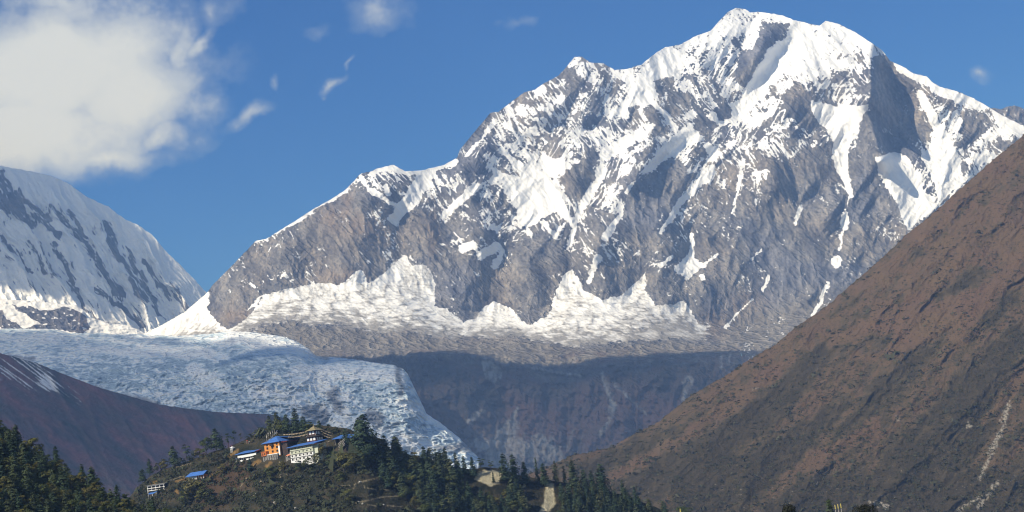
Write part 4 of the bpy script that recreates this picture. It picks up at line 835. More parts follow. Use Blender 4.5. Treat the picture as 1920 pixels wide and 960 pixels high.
# single trees along the knoll's skyline: kind, pixel of the foot, pixel of the top, width factor, label
SINGLE = [
 ('pine_tree', 268, 905, 880, 1.1, 'lowest dark pine where the knoll meets the near forest'),
 ('fir_tree', 281, 888, 861, 1.35, 'pointed dark fir at the lower left end of the knoll skyline'),
 ('shrub', 300, 884, 866, 1.0, 'low dark thicket right of the lowest pointed fir on the skyline'),
 ('broadleaf_tree', 308, 880, 859, 1.3, 'round dark tree against the purple slope left of the broad conical pine'),
 ('pine_tree', 327, 874, 838, 1.05, 'broad conical pine with spread base on the left knoll skyline'),
 ('shrub', 338, 872, 856, .9, 'dark bush at the foot of the broad conical pine'),
 ('open_pine', 351, 866, 831, 1.0, 'upright pine with an open lower trunk above the blue roofed lower house'),
 ('shrub', 362, 862, 844, .9, 'dark bush between the open trunked pine and the leafy clump'),
 ('broadleaf_tree', 374, 860, 838, 1.3, 'low leafy green clump left of the tall pair of trees'),
 ('broadleaf_tree', 388, 855, 817, 1.05, 'olive rounded tree, left of the tall pair above the white longhouse'),
 ('pine_tree', 407, 846, 805, 1.15, 'tallest dark tree of the group above the white longhouse'),
 ('slim_fir', 417, 843, 822, 1.3, 'short dark fir tucked against the tallest tree of the group'),
 ('open_pine', 429, 843, 810, .75, 'slim pine with bare stem right of the tallest tree of the group'),
 ('open_pine', 441, 834, 805, .95, 'airy pine with gaps in its crown against the purple slope'),
 ('open_pine', 452, 830, 811, 1.0, 'small leaning pine at the right end of the skyline group'),
 ('shrub', 470, 822, 812, 1.2, 'grey green bush on the bare skyline left of the orange building'),
 ('shrub', 487, 815, 803, 1.2, 'brownish bush on the skyline above the orange building'),
 ('pine_tree', 507, 812, 781, 1.0, 'leftmost dark pine of the grove behind the orange building'),
 ('pine_tree', 521, 812, 774, .95, 'pine with pale tip above the blue roof of the orange building'),
 ('broadleaf_tree', 531, 812, 785, 1.2, 'dense round tree in the middle of the grove behind the monastery'),
 ('pine_tree', 539, 812, 778, 1.0, 'bushy pine left of the tallest fir in the grove behind the monastery'),
 ('fir_tree', 556, 812, 768, 1.35, 'tallest pointed fir in the grove behind the monastery'),
 ('pine_tree', 570, 811, 781, 1.05, 'dark pine right of the tallest pointed fir in the grove'),
 ('broadleaf_tree', 581, 811, 789, 1.2, 'low round tree at the right end of the grove, left of the golden spire'),
 ('pine_tree', 600, 812, 789, 1.05, 'pine standing right behind the golden spire'),
 ('open_pine', 618, 813, 793, 1.2, 'small round crowned pine right of the golden spire'),
 ('shrub', 630, 812, 800, 1.0, 'dark bush on the skyline between the small pine and the right blue roof'),
 ('pine_tree', 650, 838, 805, .95, 'dark pine standing in front of the right blue roof'),
 ('big_pine', 686, 862, 781, 1.08, 'largest dark pine with a broad crown at the right end of the monastery'),
 ('pine_tree', 672, 868, 820, 1.1, 'dark pine at the left foot of the largest broad pine'),
 ('broadleaf_tree', 706, 862, 812, 1.15, 'dense dark tree at the right shoulder of the largest broad pine'),
 ('fir_tree', 724, 866, 817, 1.25, 'dark fir two crowns right of the largest broad pine'),
 ('pine_tree', 745, 868, 820, 1.15, 'round topped dark pine high on the wooded right flank'),
 ('slim_fir', 820, 880, 843, 1.3, 'slim dark fir on the skyline against the lower icefall, left of two taller ones'),
 ('fir_tree', 838, 884, 841, 1.1, 'tall dark fir against the dirty tongue of the glacier'),
 ('slim_fir', 857, 886, 849, 1.2, 'pointed fir right of the tall fir against the glacier tongue'),
 ('slim_fir', 872, 890, 855, 1.1, 'thin fir left of the pale earth cliff, second of its row'),
 ('fir_tree', 888, 894, 858, 1.1, 'fir at the upper left corner of the pale earth cliff'),
 ('open_pine', 903, 884, 857, 1.2, 'pine standing on the top edge of the pale earth cliff'),
 ('open_pine', 921, 884, 862, 1.1, 'small pine on the top edge of the pale earth cliff, right of the larger one'),
 ('slim_fir', 926, 906, 886, 1.0, 'little fir growing in the face of the pale earth cliff'),
 ('slim_fir', 948, 906, 852, 1.35, 'tall fir with ragged tip at the right edge of the pale earth cliff'),
 ('slim_fir', 966, 908, 855, 1.35, 'ragged tall fir second to the right of the pale earth cliff'),
 ('fir_tree', 986, 908, 867, 1.2, 'fir between the ragged tall pair and the bare thin snag'),
 ('slim_fir', 1009, 906, 859, .55, 'bare thin snag with few branches on the skyline'),
 ('fir_tree', 1022, 910, 870, 1.15, 'fir above the narrow pale landslip'),
 ('slim_fir', 1044, 908, 866, .9, 'thin fir against the brown hill right of the narrow landslip'),
 ('slim_fir', 1060, 908, 874, .8, 'smaller thin fir left of the stout fir before the brown hill'),
 ('fir_tree', 1077, 914, 865, 1.3, 'stout dark fir standing before the foot of the brown hill'),
 ('fir_tree', 1097, 918, 881, 1.2, 'fir right of the stout dark fir before the brown hill'),
 ('fir_tree', 1131, 926, 872, 1.35, 'tall fir with broad skirt near the right end of the wooded flank'),
 ('fir_tree', 1112, 922, 884, 1.2, 'shorter fir left of the tall fir with broad skirt'),
 ('slim_fir', 1170, 936, 902, 1.1, 'thin fir alone on the falling skyline right of the tall skirted fir'),
 ('fir_tree', 1192, 944, 914, 1.2, 'small fir low on the falling skyline at the foot of the brown hill'),
 ('fir_tree', 1246, 972, 940, 1.2, 'last dark fir at the bottom right end of the wooded flank'),
 ('broadleaf_tree', 1283, 985, 948, 1.4, 'low green tree at the bottom edge right of the last fir'),
 ('broadleaf_tree', 368, 943, 892, 1.25, 'big dark tree standing right in front of the lower house'),
 ('broadleaf_tree', 386, 945, 908, 1.2, 'dark rounded tree right of the big one before the lower house'),
 ('broadleaf_tree', 350, 950, 918, 1.2, 'dark tree below the left end of the lower house'),
 ('fir_tree', 470, 884, 860, 1.5, 'conical dark bush like fir under the white longhouse'),
 ('broadleaf_tree', 418, 892, 868, 1.4, 'dark spreading tree between the lower house and the longhouse'),
 ('broadleaf_tree', 510, 896, 873, 1.5, 'dark spreading tree under the grey retaining wall'),
 ('broadleaf_tree', 530, 884, 863, 1.2, 'dark round tree at the right foot of the grey retaining wall'),
 ('broadleaf_tree', 561, 884, 862, 1.4, 'dark tree under the left end of the white dormitory'),
 ('broadleaf_tree', 580, 886, 858, 1.3, 'dark tree covering the foot of the white dormitory'),
 ('broadleaf_tree', 598, 880, 848, 1.2, 'dark tree hiding the lower right corner of the white dormitory'),
 ('broadleaf_tree', 607, 862, 829, .9, 'tree rising beside the right end of the white dormitory'),
 ('broadleaf_tree', 626, 876, 844, 1.3, 'dark tree on the slope between the dormitory and the stairs'),
 ('broadleaf_tree', 645, 884, 846, 1.2, 'dark tree below the pale stairs'),
 ('broadleaf_tree', 662, 886, 848, 1.2, 'dark tree under the dark pine at the right end of the monastery'),
 ('broadleaf_tree', 640, 906, 882, 1.2, 'dark rounded tree above the upper zigzag path'),
 ('broadleaf_tree', 655, 944, 916, 1.3, 'dark tree left of the zigzag paths'),
 ('shrub', 505, 928, 912, 1.0, 'isolated round dark bush in the middle of the open slope'),
 ('shrub', 432, 932, 916, 1.6, 'wide dark bush on the reddish ground of the open slope'),
]
for kind, px, base, topy, wf, label in SINGLE:
    loc = knoll_at(px, base); tree(kind, loc, px2m(base-topy, loc)*1.03, label, None, wf)

# the dark wood on the knoll's right flank
WOOD = [(655, 872), (690, 856), (730, 862), (780, 868), (850, 886), (900, 905), (960, 916), (1040, 924), (1120, 934), (1200, 952), (1262, 985), (1240, 1004), (850, 1004), (800, 975), (762, 942), (716, 905), (690, 890)]
def in1(px, py, poly): return bool(inpoly(np.array([px*1.]), np.array([py*1.]), poly)[0])
n_w = 0
for j in range(14):
    for i in range(36):
        px = 650+i*18+(j % 2)*9+trng.uniform(-6, 6); y = 856+j*12+trng.uniform(-4, 4)
        if not in1(px, y, WOOD) or y > 998: continue
        hp = trng.uniform(30, 44)*(1.08 if px < 860 else .88)
        if any(in1(px+dx, y-k, s) for s in SCARS[:2] for k in (-4, 0, 8, 16, 24, hp*.9) for dx in (-9, 0, 9, 18, 27)): continue
        loc = knoll_at(px, y); q = trng.random(); n_w += 1
        right = float(sst(760, 940, px))
        if q < .20+.38*right: tree('fir_tree', loc, px2m(hp*1.05, loc), 'dark fir in the wood on the knoll flank below the icefall', 'firs of the knoll wood', 1.25)
        elif q < .62+.22*right: tree('pine_tree', loc, px2m(hp, loc), 'dark pine in the wood on the knoll flank below the icefall', 'pines of the knoll wood', 1.05)
        else: tree('broadleaf_tree', loc, px2m(hp*.8, loc), 'rounded dull green tree in the wood on the knoll flank', 'broadleaf trees of the knoll wood', 1.1)

# shrubs scattered over the open slope
OPEN = [(262, 912), (300, 892), (345, 874), (400, 854), (440, 846), (470, 876), (500, 880), (560, 884), (640, 880), (690, 890), (740, 930), (800, 975), (850, 1000), (330, 1000), (290, 945)]
KEEP = [[(348, 874), (408, 874), (408, 905), (348, 912)], [(268, 900), (320, 900), (320, 935), (268, 935)], [(652, 890), (765, 890), (765, 956), (652, 956)], [(428, 836), (446, 836), (446, 862), (428, 862)]]
for k in range(520):
    px = trng.uniform(262, 850); y = trng.uniform(846, 1000)
    if not in1(px, y, OPEN) or any(in1(px, y-dy, p) for p in KEEP for dy in (0, 5)) : continue
    if any(segdist(np.array(px), np.array(y-3), *t[:4])[0] < 6 for t in TRAILS[:19]): continue
    if trng.random() < .42: continue
    loc = knoll_at(px, y); hp = trng.choice([4, 5, 6, 7, 8, 10, 12, 14])*trng.uniform(.8, 1.2)
    tree('shrub', loc, px2m(hp, loc), 'dark scrubby bush dotted over the open slope below the monastery', 'bushes on the open slope', trng.uniform(.8, 1.25))

# trees at the bottom edge, nearest of all
def near(kind, px, topy, base_z, Y, label, wf, var):
    t = P(px, topy, Y); tree(kind, Vector((t.x, t.y, base_z)), (t.z-base_z)*1.02, label, None, wf, var)
near('dark_tree', 1478, 941, -13.5, 320, 'near black rounded tree top at the bottom edge, with a bumpy crown', .52, 0)
near('dark_tree', 1617, 939, -13.5, 330, 'broad near black tree top at the bottom edge, right of the yellow stems', .60, 1)
near('near_fir', 1553, 938, -13.5, 340, 'dark green fir tip at the bottom edge beside the yellow stems', .8, 0)

# low scrub: too many to count, on the brown hill and over the open side of the knoll
def scrub(seed, n, box, dens, yfun, size, label, dome=.75, material=None):
    rng = np.random.default_rng(seed)
    sx_ = rng.uniform(box[0], box[1], n*5); sy_ = rng.uniform(box[2], box[3], n*5)
    k_ = dens(sx_, sy_) > rng.uniform(0, 1, n*5); sx_, sy_ = sx_[k_][:n], sy_[k_][:n]
    bx, by, bz = unproj(sx_, sy_, yfun(sx_, sy_))
    sz = np.exp(rng.normal(.0, .5, len(bx)))*size; m_ = 9
    d = rng.normal(size=(len(bx), m_, 3)); d /= np.linalg.norm(d, axis=-1, keepdims=True); d[..., 2] = np.abs(d[..., 2])*dome
    C_ = np.stack([bx, by, bz], -1)[:, None]+d*sz[:, None, None]*np.array([1.25, 1.25, 1.0])
    V_ = tris(rng, C_.reshape(-1, 3), np.repeat(sz, m_)*.85, .9, d.reshape(-1, 3))
    me = leaf_mesh('scrub', V_, np.repeat(np.clip(rng.normal(.45, .25, len(bx)), 0, 1), m_*3), material or mBush)
    o = bpy.data.objects.new('scrub', me); COL.objects.link(o); o['kind'] = 'stuff'; o['label'] = label
_rs = _smoothtop(skyR, 940, 2060)
scrub(77, 11000, (950, 1960, 230, 1000), lambda x, y: (y > skyR(x)-1)*np.clip(.35+.5*(y < skyR(x)+5)+1.3*(fbm(x/60, y/40, 4, 301)+.5*fbm(x/14, y/14, 3, 302))+.3*sst(500, 900, y), .02, 1),
      lambda x, y: right_y(x, y, np.interp(x, *_rs)), 1.25, 'low dark scrub speckling the brown hillside')
scrub(78, 5200, (250, 860, 800, 1000), lambda x, y: (y > skyK(x)+3)*np.clip(.45+1.5*fbm(x/26, y/14, 4, 303), .02, 1)*(1-.9*inpoly(x, y, KEEP[2]))*(1-1.0*inpoly(x, y-2, [(425, 838), (500, 820), (670, 812), (690, 850), (600, 872), (440, 872)])),
      knoll_y, .85, 'low dark undergrowth covering the open slope below the monastery')
# ------------------------------------------------------------------ buildings of the monastery
def paint(name, col, rough=.8, var=.25, scale=1.2):
    m, nt, b = mat(name); pos = N(nt, 'ShaderNodeTexCoord').outputs['Object']
    n = noise_(nt, pos, scale, 6, .65)
    c = ramp_(nt, n, [(.3, tuple(v*(1-var) for v in col)), (.7, tuple(min(1, v*(1+var*.6)) for v in col))])
    nt.links.new(c, b.inputs['Base Color']); b.inputs['Roughness'].default_value = rough
    return m
def masonry(name, a, b_, scale=1.0):
    m, nt, b = mat(name); pos = N(nt, 'ShaderNodeTexCoord').outputs['Object']
    v = N(nt, 'ShaderNodeTexVoronoi'); v.inputs['Scale'].default_value = scale; nt.links.new(pos, v.inputs['Vector'])
    sp = N(nt, 'ShaderNodeSeparateColor'); nt.links.new(v.outputs['Color'], sp.inputs[0])
    nt.links.new(ramp_(nt, sp.outputs[0], [(0, a), (1, b_)]), b.inputs['Base Color'])
    bump_(nt, b, v.outputs['Distance'], .1, .6); return m
mBlue = paint('blue_sheet', (.065, .165, .45), .5, .35, .5)
mOrange = paint('orange_wall', (.62, .27, .065), .85, .14, .5)
mRust = paint('rust_orange', (.55, .17, .045), .8, .15)
mMaroon = paint('maroon_paint', (.11, .028, .028), .7, .2)
mBrownW = masonry('brown_wall', (.045, .035, .032), (.085, .062, .055), 2)
mWhite = paint('whitewash', (.80, .80, .78), .85, .08, .6)
mCream = paint('pale_green_wash', (.58, .60, .47), .85, .10, .6)
mPane = paint('dark_pane', (.035, .037, .04), .25, .2)
mFrameW = paint('window_frame', (.22, .20, .15), .7, .2)
mStone = masonry('grey_stone', (.14, .135, .125), (.32, .31, .285), 1.3)
mDarkT = paint('dark_timber', (.05, .04, .034), .8, .3)
mGold = paint('gilded_roof', (.27, .225, .12), .5, .3)
mTan = paint('tan_flags', (.34, .27, .19), .9, .35, .8)
mSalmon = paint('salmon_cloth', (.72, .26, .14), .9, .1)
mRed = paint('red_cloth', (.40, .05, .04), .9, .2)
mPole = paint('pale_pole', (.5, .47, .42), .8, .2)
mYel = paint('yellow_stem', (.62, .52, .16), .8, .2)
mBoul = masonry('pale_boulder', (.36, .34, .30), (.55, .52, .46), .8)

class MB:
    def __init__(s): s.v = []; s.f = []
    def add(s, v, f):
        o = len(s.v); s.v += [tuple(map(float, p)) for p in v]; s.f += [tuple(o+i for i in q) for q in f]; return s
    def box(s, x0, x1, y0, y1, z0, z1):
        return s.add([(x, y, z) for x in (x0, x1) for y in (y0, y1) for z in (z0, z1)], [(0, 1, 3, 2), (4, 6, 7, 5), (0, 4, 5, 1), (2, 3, 7, 6), (0, 2, 6, 4), (1, 5, 7, 3)])
    def slab(s, pts, t):                      # a sheet through pts (counter-clockwise from above), t thick downwards
        n = len(pts); lo = [(x, y, z-t) for x, y, z in pts]
        return s.add(list(pts)+lo, [tuple(range(n)), tuple(range(2*n-1, n-1, -1))]+[(i, n+i, n+(i+1) % n, (i+1) % n) for i in range(n)])
    def bar(s, p, q, r=.06, n=6, r1=None):
        p, q = Vector(p), Vector(q); d = (q-p).normalized(); u = d.orthogonal().normalized(); w = d.cross(u); r1 = r if r1 is None else r1
        a = [p+(u*math.cos(6.2832*k/n)+w*math.sin(6.2832*k/n))*r for k in range(n)]; b_ = [q+(u*math.cos(6.2832*k/n)+w*math.sin(6.2832*k/n))*r1 for k in range(n)]
        return s.add(a+b_, [(k, (k+1) % n, n+(k+1) % n, n+k) for k in range(n)]+[tuple(range(n-1, -1, -1)), tuple(range(n, 2*n))])
    def build(s, name, material, parent=None):
        me = bpy.data.meshes.new(name); me.from_pydata(s.v, [], s.f); me.materials.append(material)
        bm = bmesh.new(); bm.from_mesh(me); bmesh.ops.recalc_face_normals(bm, faces=bm.faces); bm.to_mesh(me); bm.free()
        o = bpy.data.objects.new(name, me); COL.objects.link(o)
        if parent is not None: o.parent = parent
        return o
import bmesh
def root(name, loc, yaw, label, cat, group=None):
    o = bpy.data.objects.new(name, None); COL.objects.link(o); o.location = loc; o.rotation_euler = (0, 0, yaw); o.empty_display_size = 1
    return tag(o, label, cat, group)
MPX = lambda loc: loc.y/FPX                     # metres for one photograph pixel there
# local axes of a building: x along the front to the right, y into the hill, z up; the front turned to the left by 'turn'
def windows(par, xs, z0, z1, w, frame=mFrameW, pane=mPane, y=0.0, sill=None, rail=True):
    for x in xs:
        m = MB(); b_ = .14
        m.box(x-w/2-b_, x-w/2, y-.10, y-.003, z0-b_, z1+b_).box(x+w/2, x+w/2+b_, y-.10, y-.003, z0-b_, z1+b_)
        m.box(x-w/2+.002, x+w/2-.002, y-.095, y-.004, z1, z1+b_-.002).box(x-w/2+.002, x+w/2-.002, y-.13, y-.004, z0-b_, z0)
        if rail: m.box(x-.05, x+.05, y-.085, y-.03, z0+.002, z1-.002)
        f = m.build('window', frame, par)
        MB().box(x-w/2+.004, x+w/2-.004, y-.028, y-.005, z0+.004, z1-.004).build('pane', pane, f)
T45 = R(-45)

# --- white longhouse with the blue lean-to roof (upper left)
loc = knoll_at(447, 866); s = MPX(loc); L = 41*s/math.cos(R(45))
A = root('longhouse', loc, T45, 'long low white building with a blue sheet roof, left of the orange building', 'building')
MB().box(0, L, 0, 7, -7, 2.1).build('ground_storey', mStone, A)
MB().box(-.05, L+.05, -.35, 7.002, 2.102, 4.2).build('wall', mWhite, A)
MB().box(.2, L-.2, .25, 6.9, 4.202, 5.4).build('clerestory', mDarkT, A)
MB().slab([(-1.4, -1.5, 5.1), (L+.4, -1.5, 5.1), (L+.4, 7.6, 7.2), (-1.4, 7.6, 7.2)], .28).build('roof', mBlue, A)
MB().slab([(L+.41, -1.2, 5.16), (L+4.2, -1.2, 5.0), (L+4.2, 7.4, 6.9), (L+.41, 7.4, 7.1)], .25).build('roof_extension', mMaroon, A)
MB().box(L+.06, L+3.8, .4, 6.8, -4, 5.0).build('end_wall', mBrownW, A)  # dark brown puts the shade of the right end into its colour
windows(A, [L*(k+.5)/8 for k in range(8)], 4.35, 5.15, L/8-.9, mDarkT, mPane, .245, rail=False)
for k in range(9): MB().bar((.1+k*(L-.2)/8, -1.2, -1.0), (.1+k*(L-.2)/8, -1.2, 2.1), .11).build('post', mPole, A)
MB().box(0, L, -1.5, -.36, 1.98, 2.2).build('balcony', mDarkT, A)
MB().box(L*.55, L*.98, -1.75, -1.52, .1, 1.1).box(L*.22, L*.34, -1.75, -1.52, -.3, .7).build('hanging_cloth', mWhite, A)
MB().slab([(-3.8, -1.0, 2.1), (.0, -1.0, 2.5), (.0, 2.2, 3.3), (-3.8, 2.2, 2.9)], .2).build('side_roof', mBlue, A)
MB().box(-3.2, -.3, -.6, 2.0, -5, 2.05).build('side_shed', mStone, A)

# --- orange building on its grey retaining wall
loc = P(497, 853, knoll_at(497, 862).y+1); s = MPX(loc); L = 32*s/math.cos(R(40)); Hh = 20.5*s
B = root('orange_house', loc, R(-40), 'tall orange building with a pyramid blue roof above the grey retaining wall', 'building')
D_ = 11.0
MB().box(0, L, 0, 1.2, -2, Hh).build('wall', mOrange, B)
MB().box(.05, L-.002, 1.202, D_, -8, Hh-.05).build('rear_wing', mBrownW, B)
MB().box(L+.002, L+6, 1.6, D_+6, -8, Hh-.8).build('shaded_wing', mBrownW, B)  # both wings dark brown: shade of the right side put into the colour
e = 1.3; zr = Hh+.15; zp = Hh+4.1
MB().add([(-e, -e, zr), (L+e, -e, zr), (L+e, D_+e, zr), (-e, D_+e, zr), (L*.5, D_*.42, zp), (L*.5, D_*.62, zp), (-e, -e, zr-.25), (L+e, -e, zr-.25), (L+e, D_+e, zr-.25), (-e, D_+e, zr-.25)],
         [(0, 1, 4), (1, 2, 5, 4), (2, 3, 5), (3, 0, 4, 5), (0, 6, 7, 1), (1, 7, 8, 2), (2, 8, 9, 3), (3, 9, 6, 0), (6, 9, 8, 7)]).build('roof', mBlue, B)
MB().slab([(L*.5+1, D_*.5, zp-.35), (L+5.5, D_*.5, zp-1.5), (L+5.5, D_+5, zp-3.1), (L*.5+1, D_+5, zp-1.9)], .2).build('rear_roof', mBlue, B)
MB().box(L+e+.02, L+7.2, .6, 1.3, Hh-1.0, Hh-.2).box(L+6.5, L+7.2, 1.302, D_+6, Hh-1.0, Hh-.2).box(L+.1, L+6.49, 1.302, D_+6, Hh-.72, Hh-.45).build('roof_trim', mMaroon, B)
MB().box(L-1.1, L+.35, -.22, -.003, -1.5, Hh*.62).build('corner_pilaster', mWhite, B)
for z0, z1 in ((.9, 2.0), (3.4, 4.6)): windows(B, [L*.2, L*.53, L*.84], z0, z1, 1.5, mDarkT, mPane)
windows(B, [L*.2, L*.84], 5.6, 6.5, 1.3, mDarkT, mPane)
bal = MB().box(L*.44, L*.64, -1.3, -.14, 5.1, 5.4).build('balcony', mDarkT, B)
MB().box(L*.44, L*.64, -1.3, -1.22, 5.402, 6.2).box(L*.44, L*.444, -1.218, -.15, 5.402, 6.2).box(L*.636, L*.64, -1.218, -.15, 5.402, 6.2).build('railing', mDarkT, bal)
MB().box(L*.47, L*.61, -.06, -.004, 5.42, 7.3).build('door', mPane, B)
MB().box(-.3, L+.3, -.45, -.003, Hh-.55, Hh-.05).build('cornice', mRust, B)

# --- its retaining wall and the flat orange annex
loc2 = P(493, 858, knoll_at(493, 864).y-1.5); Lw = 31*MPX(loc2)/math.cos(R(40))
wR = root('retaining_wall', loc2, R(-40), 'grey stone retaining wall with a pale coping under the orange building', 'wall')
MB().box(0, Lw, 0, 2.2, -9, 1.0).build('masonry', mStone, wR)
MB().box(4.0, Lw+.2, -.15, 2.4, 1.003, 1.45).build('coping', mWhite, wR)
for k in range(6): MB().box(Lw*(.1+k*.16), Lw*(.1+k*.16)+.35, -.35, -.003, -7, .8).build('buttress', mStone, wR)
loc3 = P(492.5, 855.5, loc2.y+.6); an = root('annex', loc3, R(-40), 'small flat roofed rust orange annex at the lower left of the orange building', 'annex')
MB().box(0, 4.6, -.9, 3.2, -.2, 2.6).build('wall', mRust, an)
MB().box(-.3, 4.9, -1.2, 3.5, 2.603, 2.85).build('roof', mRust, an)
MB().box(.9, 1.8, -.95, -.903, -.1, 1.8).box(2.6, 3.8, -.95, -.903, .7, 1.7).build('opening', mDarkT, an)

# --- white dormitory: four storeys, rows of windows
loc = P(546, 866, knoll_at(546, 868).y); s = MPX(loc); L = 48*s/math.cos(R(45)); Hh = 26*s; fh = Hh/4
Dm = root('dormitory', loc, T45, 'long four storey white building with rows of dark windows and a thin blue roof', 'building')
for k in range(4):
    MB().box(-.02*k, L+.02*k, -.03*k, 9+.01*k, (k*fh if k else -8)+.003, (k+1)*fh-.16).build('storey', mWhite if k < 2 else mCream, Dm)
    MB().box(-.25, L+.25, -.35, 9.2, (k+1)*fh-.157, (k+1)*fh).build('string_course', mDarkT if k < 3 else mMaroon, Dm)
    xs = [L*(j+.5)/6 for j in range(6)]
    windows(Dm, xs, k*fh+.75, k*fh+1.6, 1.45, mFrameW if k < 2 else mCream, mPane, -.03*k)
    for j in range(1, 6): MB().box(L*j/6-.07, L*j/6+.07, -.13-.03*k, -.033-.03*k, k*fh+.1, (k+1)*fh-.2).build('pilaster', mCream if k > 1 else mFrameW, Dm)
MB().slab([(-1.4, -1.6, Hh+.35), (L+4.5, -1.6, Hh+.35), (L+4.5, 9.6, Hh+2.3), (-1.4, 9.6, Hh+2.3)], .35).build('roof', mBlue, Dm)
MB().box(-1.3, L+4.4, -1.55, -1.3, Hh-.35, Hh-.02).build('fascia', mDarkT, Dm)
MB().box(L+.02, L+3.8, 1.2, 8, -8, Hh-.1).build('end_wing', mCream, Dm)

# --- terraced grey steps and the salmon awning beside the dormitory
loc4 = P(536, 860, knoll_at(536, 864).y-1); sw = root('stepped_wall', loc4, R(-30), 'stepped pale grey stone wall at the left end of the white dormitory', 'wall')
for k in range(5): MB().box(.0+k*.9, 5.2+.01*k, .2+.012*k, 2.5-.01*k, (-6 if k == 0 else .9*k+.003), .9*(k+1)).build('step', mStone, sw)
loc5 = P(535.5, 858, loc4.y-2); aw = root('awning', loc5, R(-35), 'salmon coloured cloth awning at the foot of the white dormitory', 'awning')
MB().slab([(0, 0, 1.0), (3.6, 0, 1.1), (3.4, 2, 2.0), (.3, 2, 1.9)], .08).build('cloth', mSalmon, aw)
for p in ((.1, .1, -.8, .95), (3.5, .1, -.8, 1.05), (3.3, 1.9, -.8, 1.9), (.4, 1.9, -.8, 1.8)): MB().bar((p[0], p[1], p[2]-.4), (p[0], p[1], p[3]), .06).build('pole', mPole, aw)

# --- low hall behind, with its own long blue roof
loc = P(547, 833, knoll_at(547, 858).y+22); s = MPX(loc); L = 29*s/math.cos(R(20))
E_ = root('rear_hall', loc, R(-8), 'low hall with a long narrow blue roof between the orange building and the temple', 'building')
MB().box(0, L, 0, 6, -14, 2.6).build('wall', mBrownW, E_)
MB().slab([(-.6, -1.0, 2.7), (L+.8, -1.0, 1.9), (L+.8, 6.5, 3.3), (-.6, 6.5, 4.5)], .25).build('roof', mBlue, E_)
MB().box(.2, 2.0, -.12, -.003, -.6, 2.3).build('blue_panel', mBlue, E_)
windows(E_, [3.6, 6.0, 8.4], .5, 1.7, 1.3, mMaroon, mPane)

# --- the two tier temple with its gilded roof and spire
loc = P(591, 828.5, knoll_at(591, 858).y+16); Tm = root('temple', loc, R(-30), 'small two tier temple with white panels, a golden pyramid roof and a spire', 'temple')
def frus(m, w0, w1, z0, z1): return m.add([(-w0, -w0, z0), (w0, -w0, z0), (w0, w0, z0), (-w0, w0, z0), (-w1, -w1, z1), (w1, -w1, z1), (w1, w1, z1), (-w1, w1, z1)], [(3, 2, 1, 0), (4, 5, 6, 7), (0, 1, 5, 4), (1, 2, 6, 5), (2, 3, 7, 6), (3, 0, 4, 7)])
frus(MB(), 3.9, 3.8, -12, 3.3).build('lower_tier', mMaroon, Tm)
for x in (-2.5, 0, 2.5): MB().box(x-.85, x+.85, -4.06, -3.905, .9, 2.75).build('white_panel', mWhite, Tm)
for y in (-2.4, 0, 2.4): MB().box(3.905, 4.05, y-.8, y+.8, .9, 2.75).build('white_panel', mWhite, Tm)
frus(MB(), 5.1, 2.9, 3.31, 4.6).build('lower_roof', mDarkT, Tm)
frus(MB(), 2.7, 2.6, 4.61, 7.4).build('upper_tier', mMaroon, Tm)
for x in (-1.2, 1.2): MB().box(x-.85, x+.85, -2.85, -2.705, 5.0, 6.9).build('white_panel', mWhite, Tm)
for y in (-1.2, 1.2): MB().box(2.705, 2.85, y-.8, y+.8, 5.0, 6.9).build('white_panel', mWhite, Tm)
gr = frus(frus(MB(), 4.6, 2.4, 7.41, 8.5), 2.4, .35, 8.5, 10.2).build('roof', mGold, Tm)
MB().bar((0, 0, 10.15), (0, 0, 10.9), .42, 8, .3).bar((0, 0, 10.9), (0, 0, 12.4), .24, 8, .04).build('spire', mGold, gr)
for sx in (-1, 1): MB().bar((sx*4.4, -4.2, 3.2), (sx*2.7, -2.7, 5.8), .09).build('strut', mPole, Tm)

# --- right blue roofed hall and the pale stairs below it
loc = P(624, 828, knoll_at(640, 850).y+14); s = MPX(loc); L = 46*s/math.cos(R(12))
G = root('blue_hall', loc, R(4), 'wide low hall with a bright blue roof partly hidden by the dark pine', 'building')
MB().box(.8, L-1, 0, 6, -12, 1.5).build('wall', mDarkT, G)
MB().slab([(-.6, -1.6, 1.5), (L+.3, -1.6, 1.4), (L-.5, 5.5, 3.9), (5.5, 5.5, 3.9)], .22).build('roof', mBlue, G)
for k in range(5): MB().bar((1.5+k*(L-3)/4, -1.4, -4), (1.5+k*(L-3)/4, -1.4, 1.35), .1).build('post', mPole, G)
MB().slab([(L+.4, -1.2, 1.0), (L+5, -1.2, .6), (L+5, 3, 1.6), (L+.4, 3, 2.0)], .2).build('side_roof', mDarkT, G)
MB().box(L+.8, L+3.2, -.9, 2, -5, .55).build('side_shed', mFrameW, G)
a_ = P(635.5, 838, knoll_at(640, 846).y-1); st = root('stairway', a_, R(-20), 'flight of pale stone steps with dark gaps below the bright blue roof', 'stairs')
for k in range(5): MB().add([(-.2, -.5+.1*k, .95*k-1.5), (4.6, -.5+.1*k, .95*k+1.0), (4.6, .1+.1*k, .95*k+1.0), (-.2, .1+.1*k, .95*k-1.5), (-.2, -.5+.1*k, .95*k-1.72), (4.6, -.5+.1*k, .95*k+.78), (4.6, .1+.1*k, .95*k+.78), (-.2, .1+.1*k, .95*k-1.72)],
    [(0, 1, 2, 3), (7, 6, 5, 4), (0, 4, 5, 1), (1, 5, 6, 2), (2, 6, 7, 3), (3, 7, 4, 0)]).build('step', mPole, st)
MB().box(-.2, 4.6, .75, 1.2, -5, 3.2).build('backing', mDarkT, st)

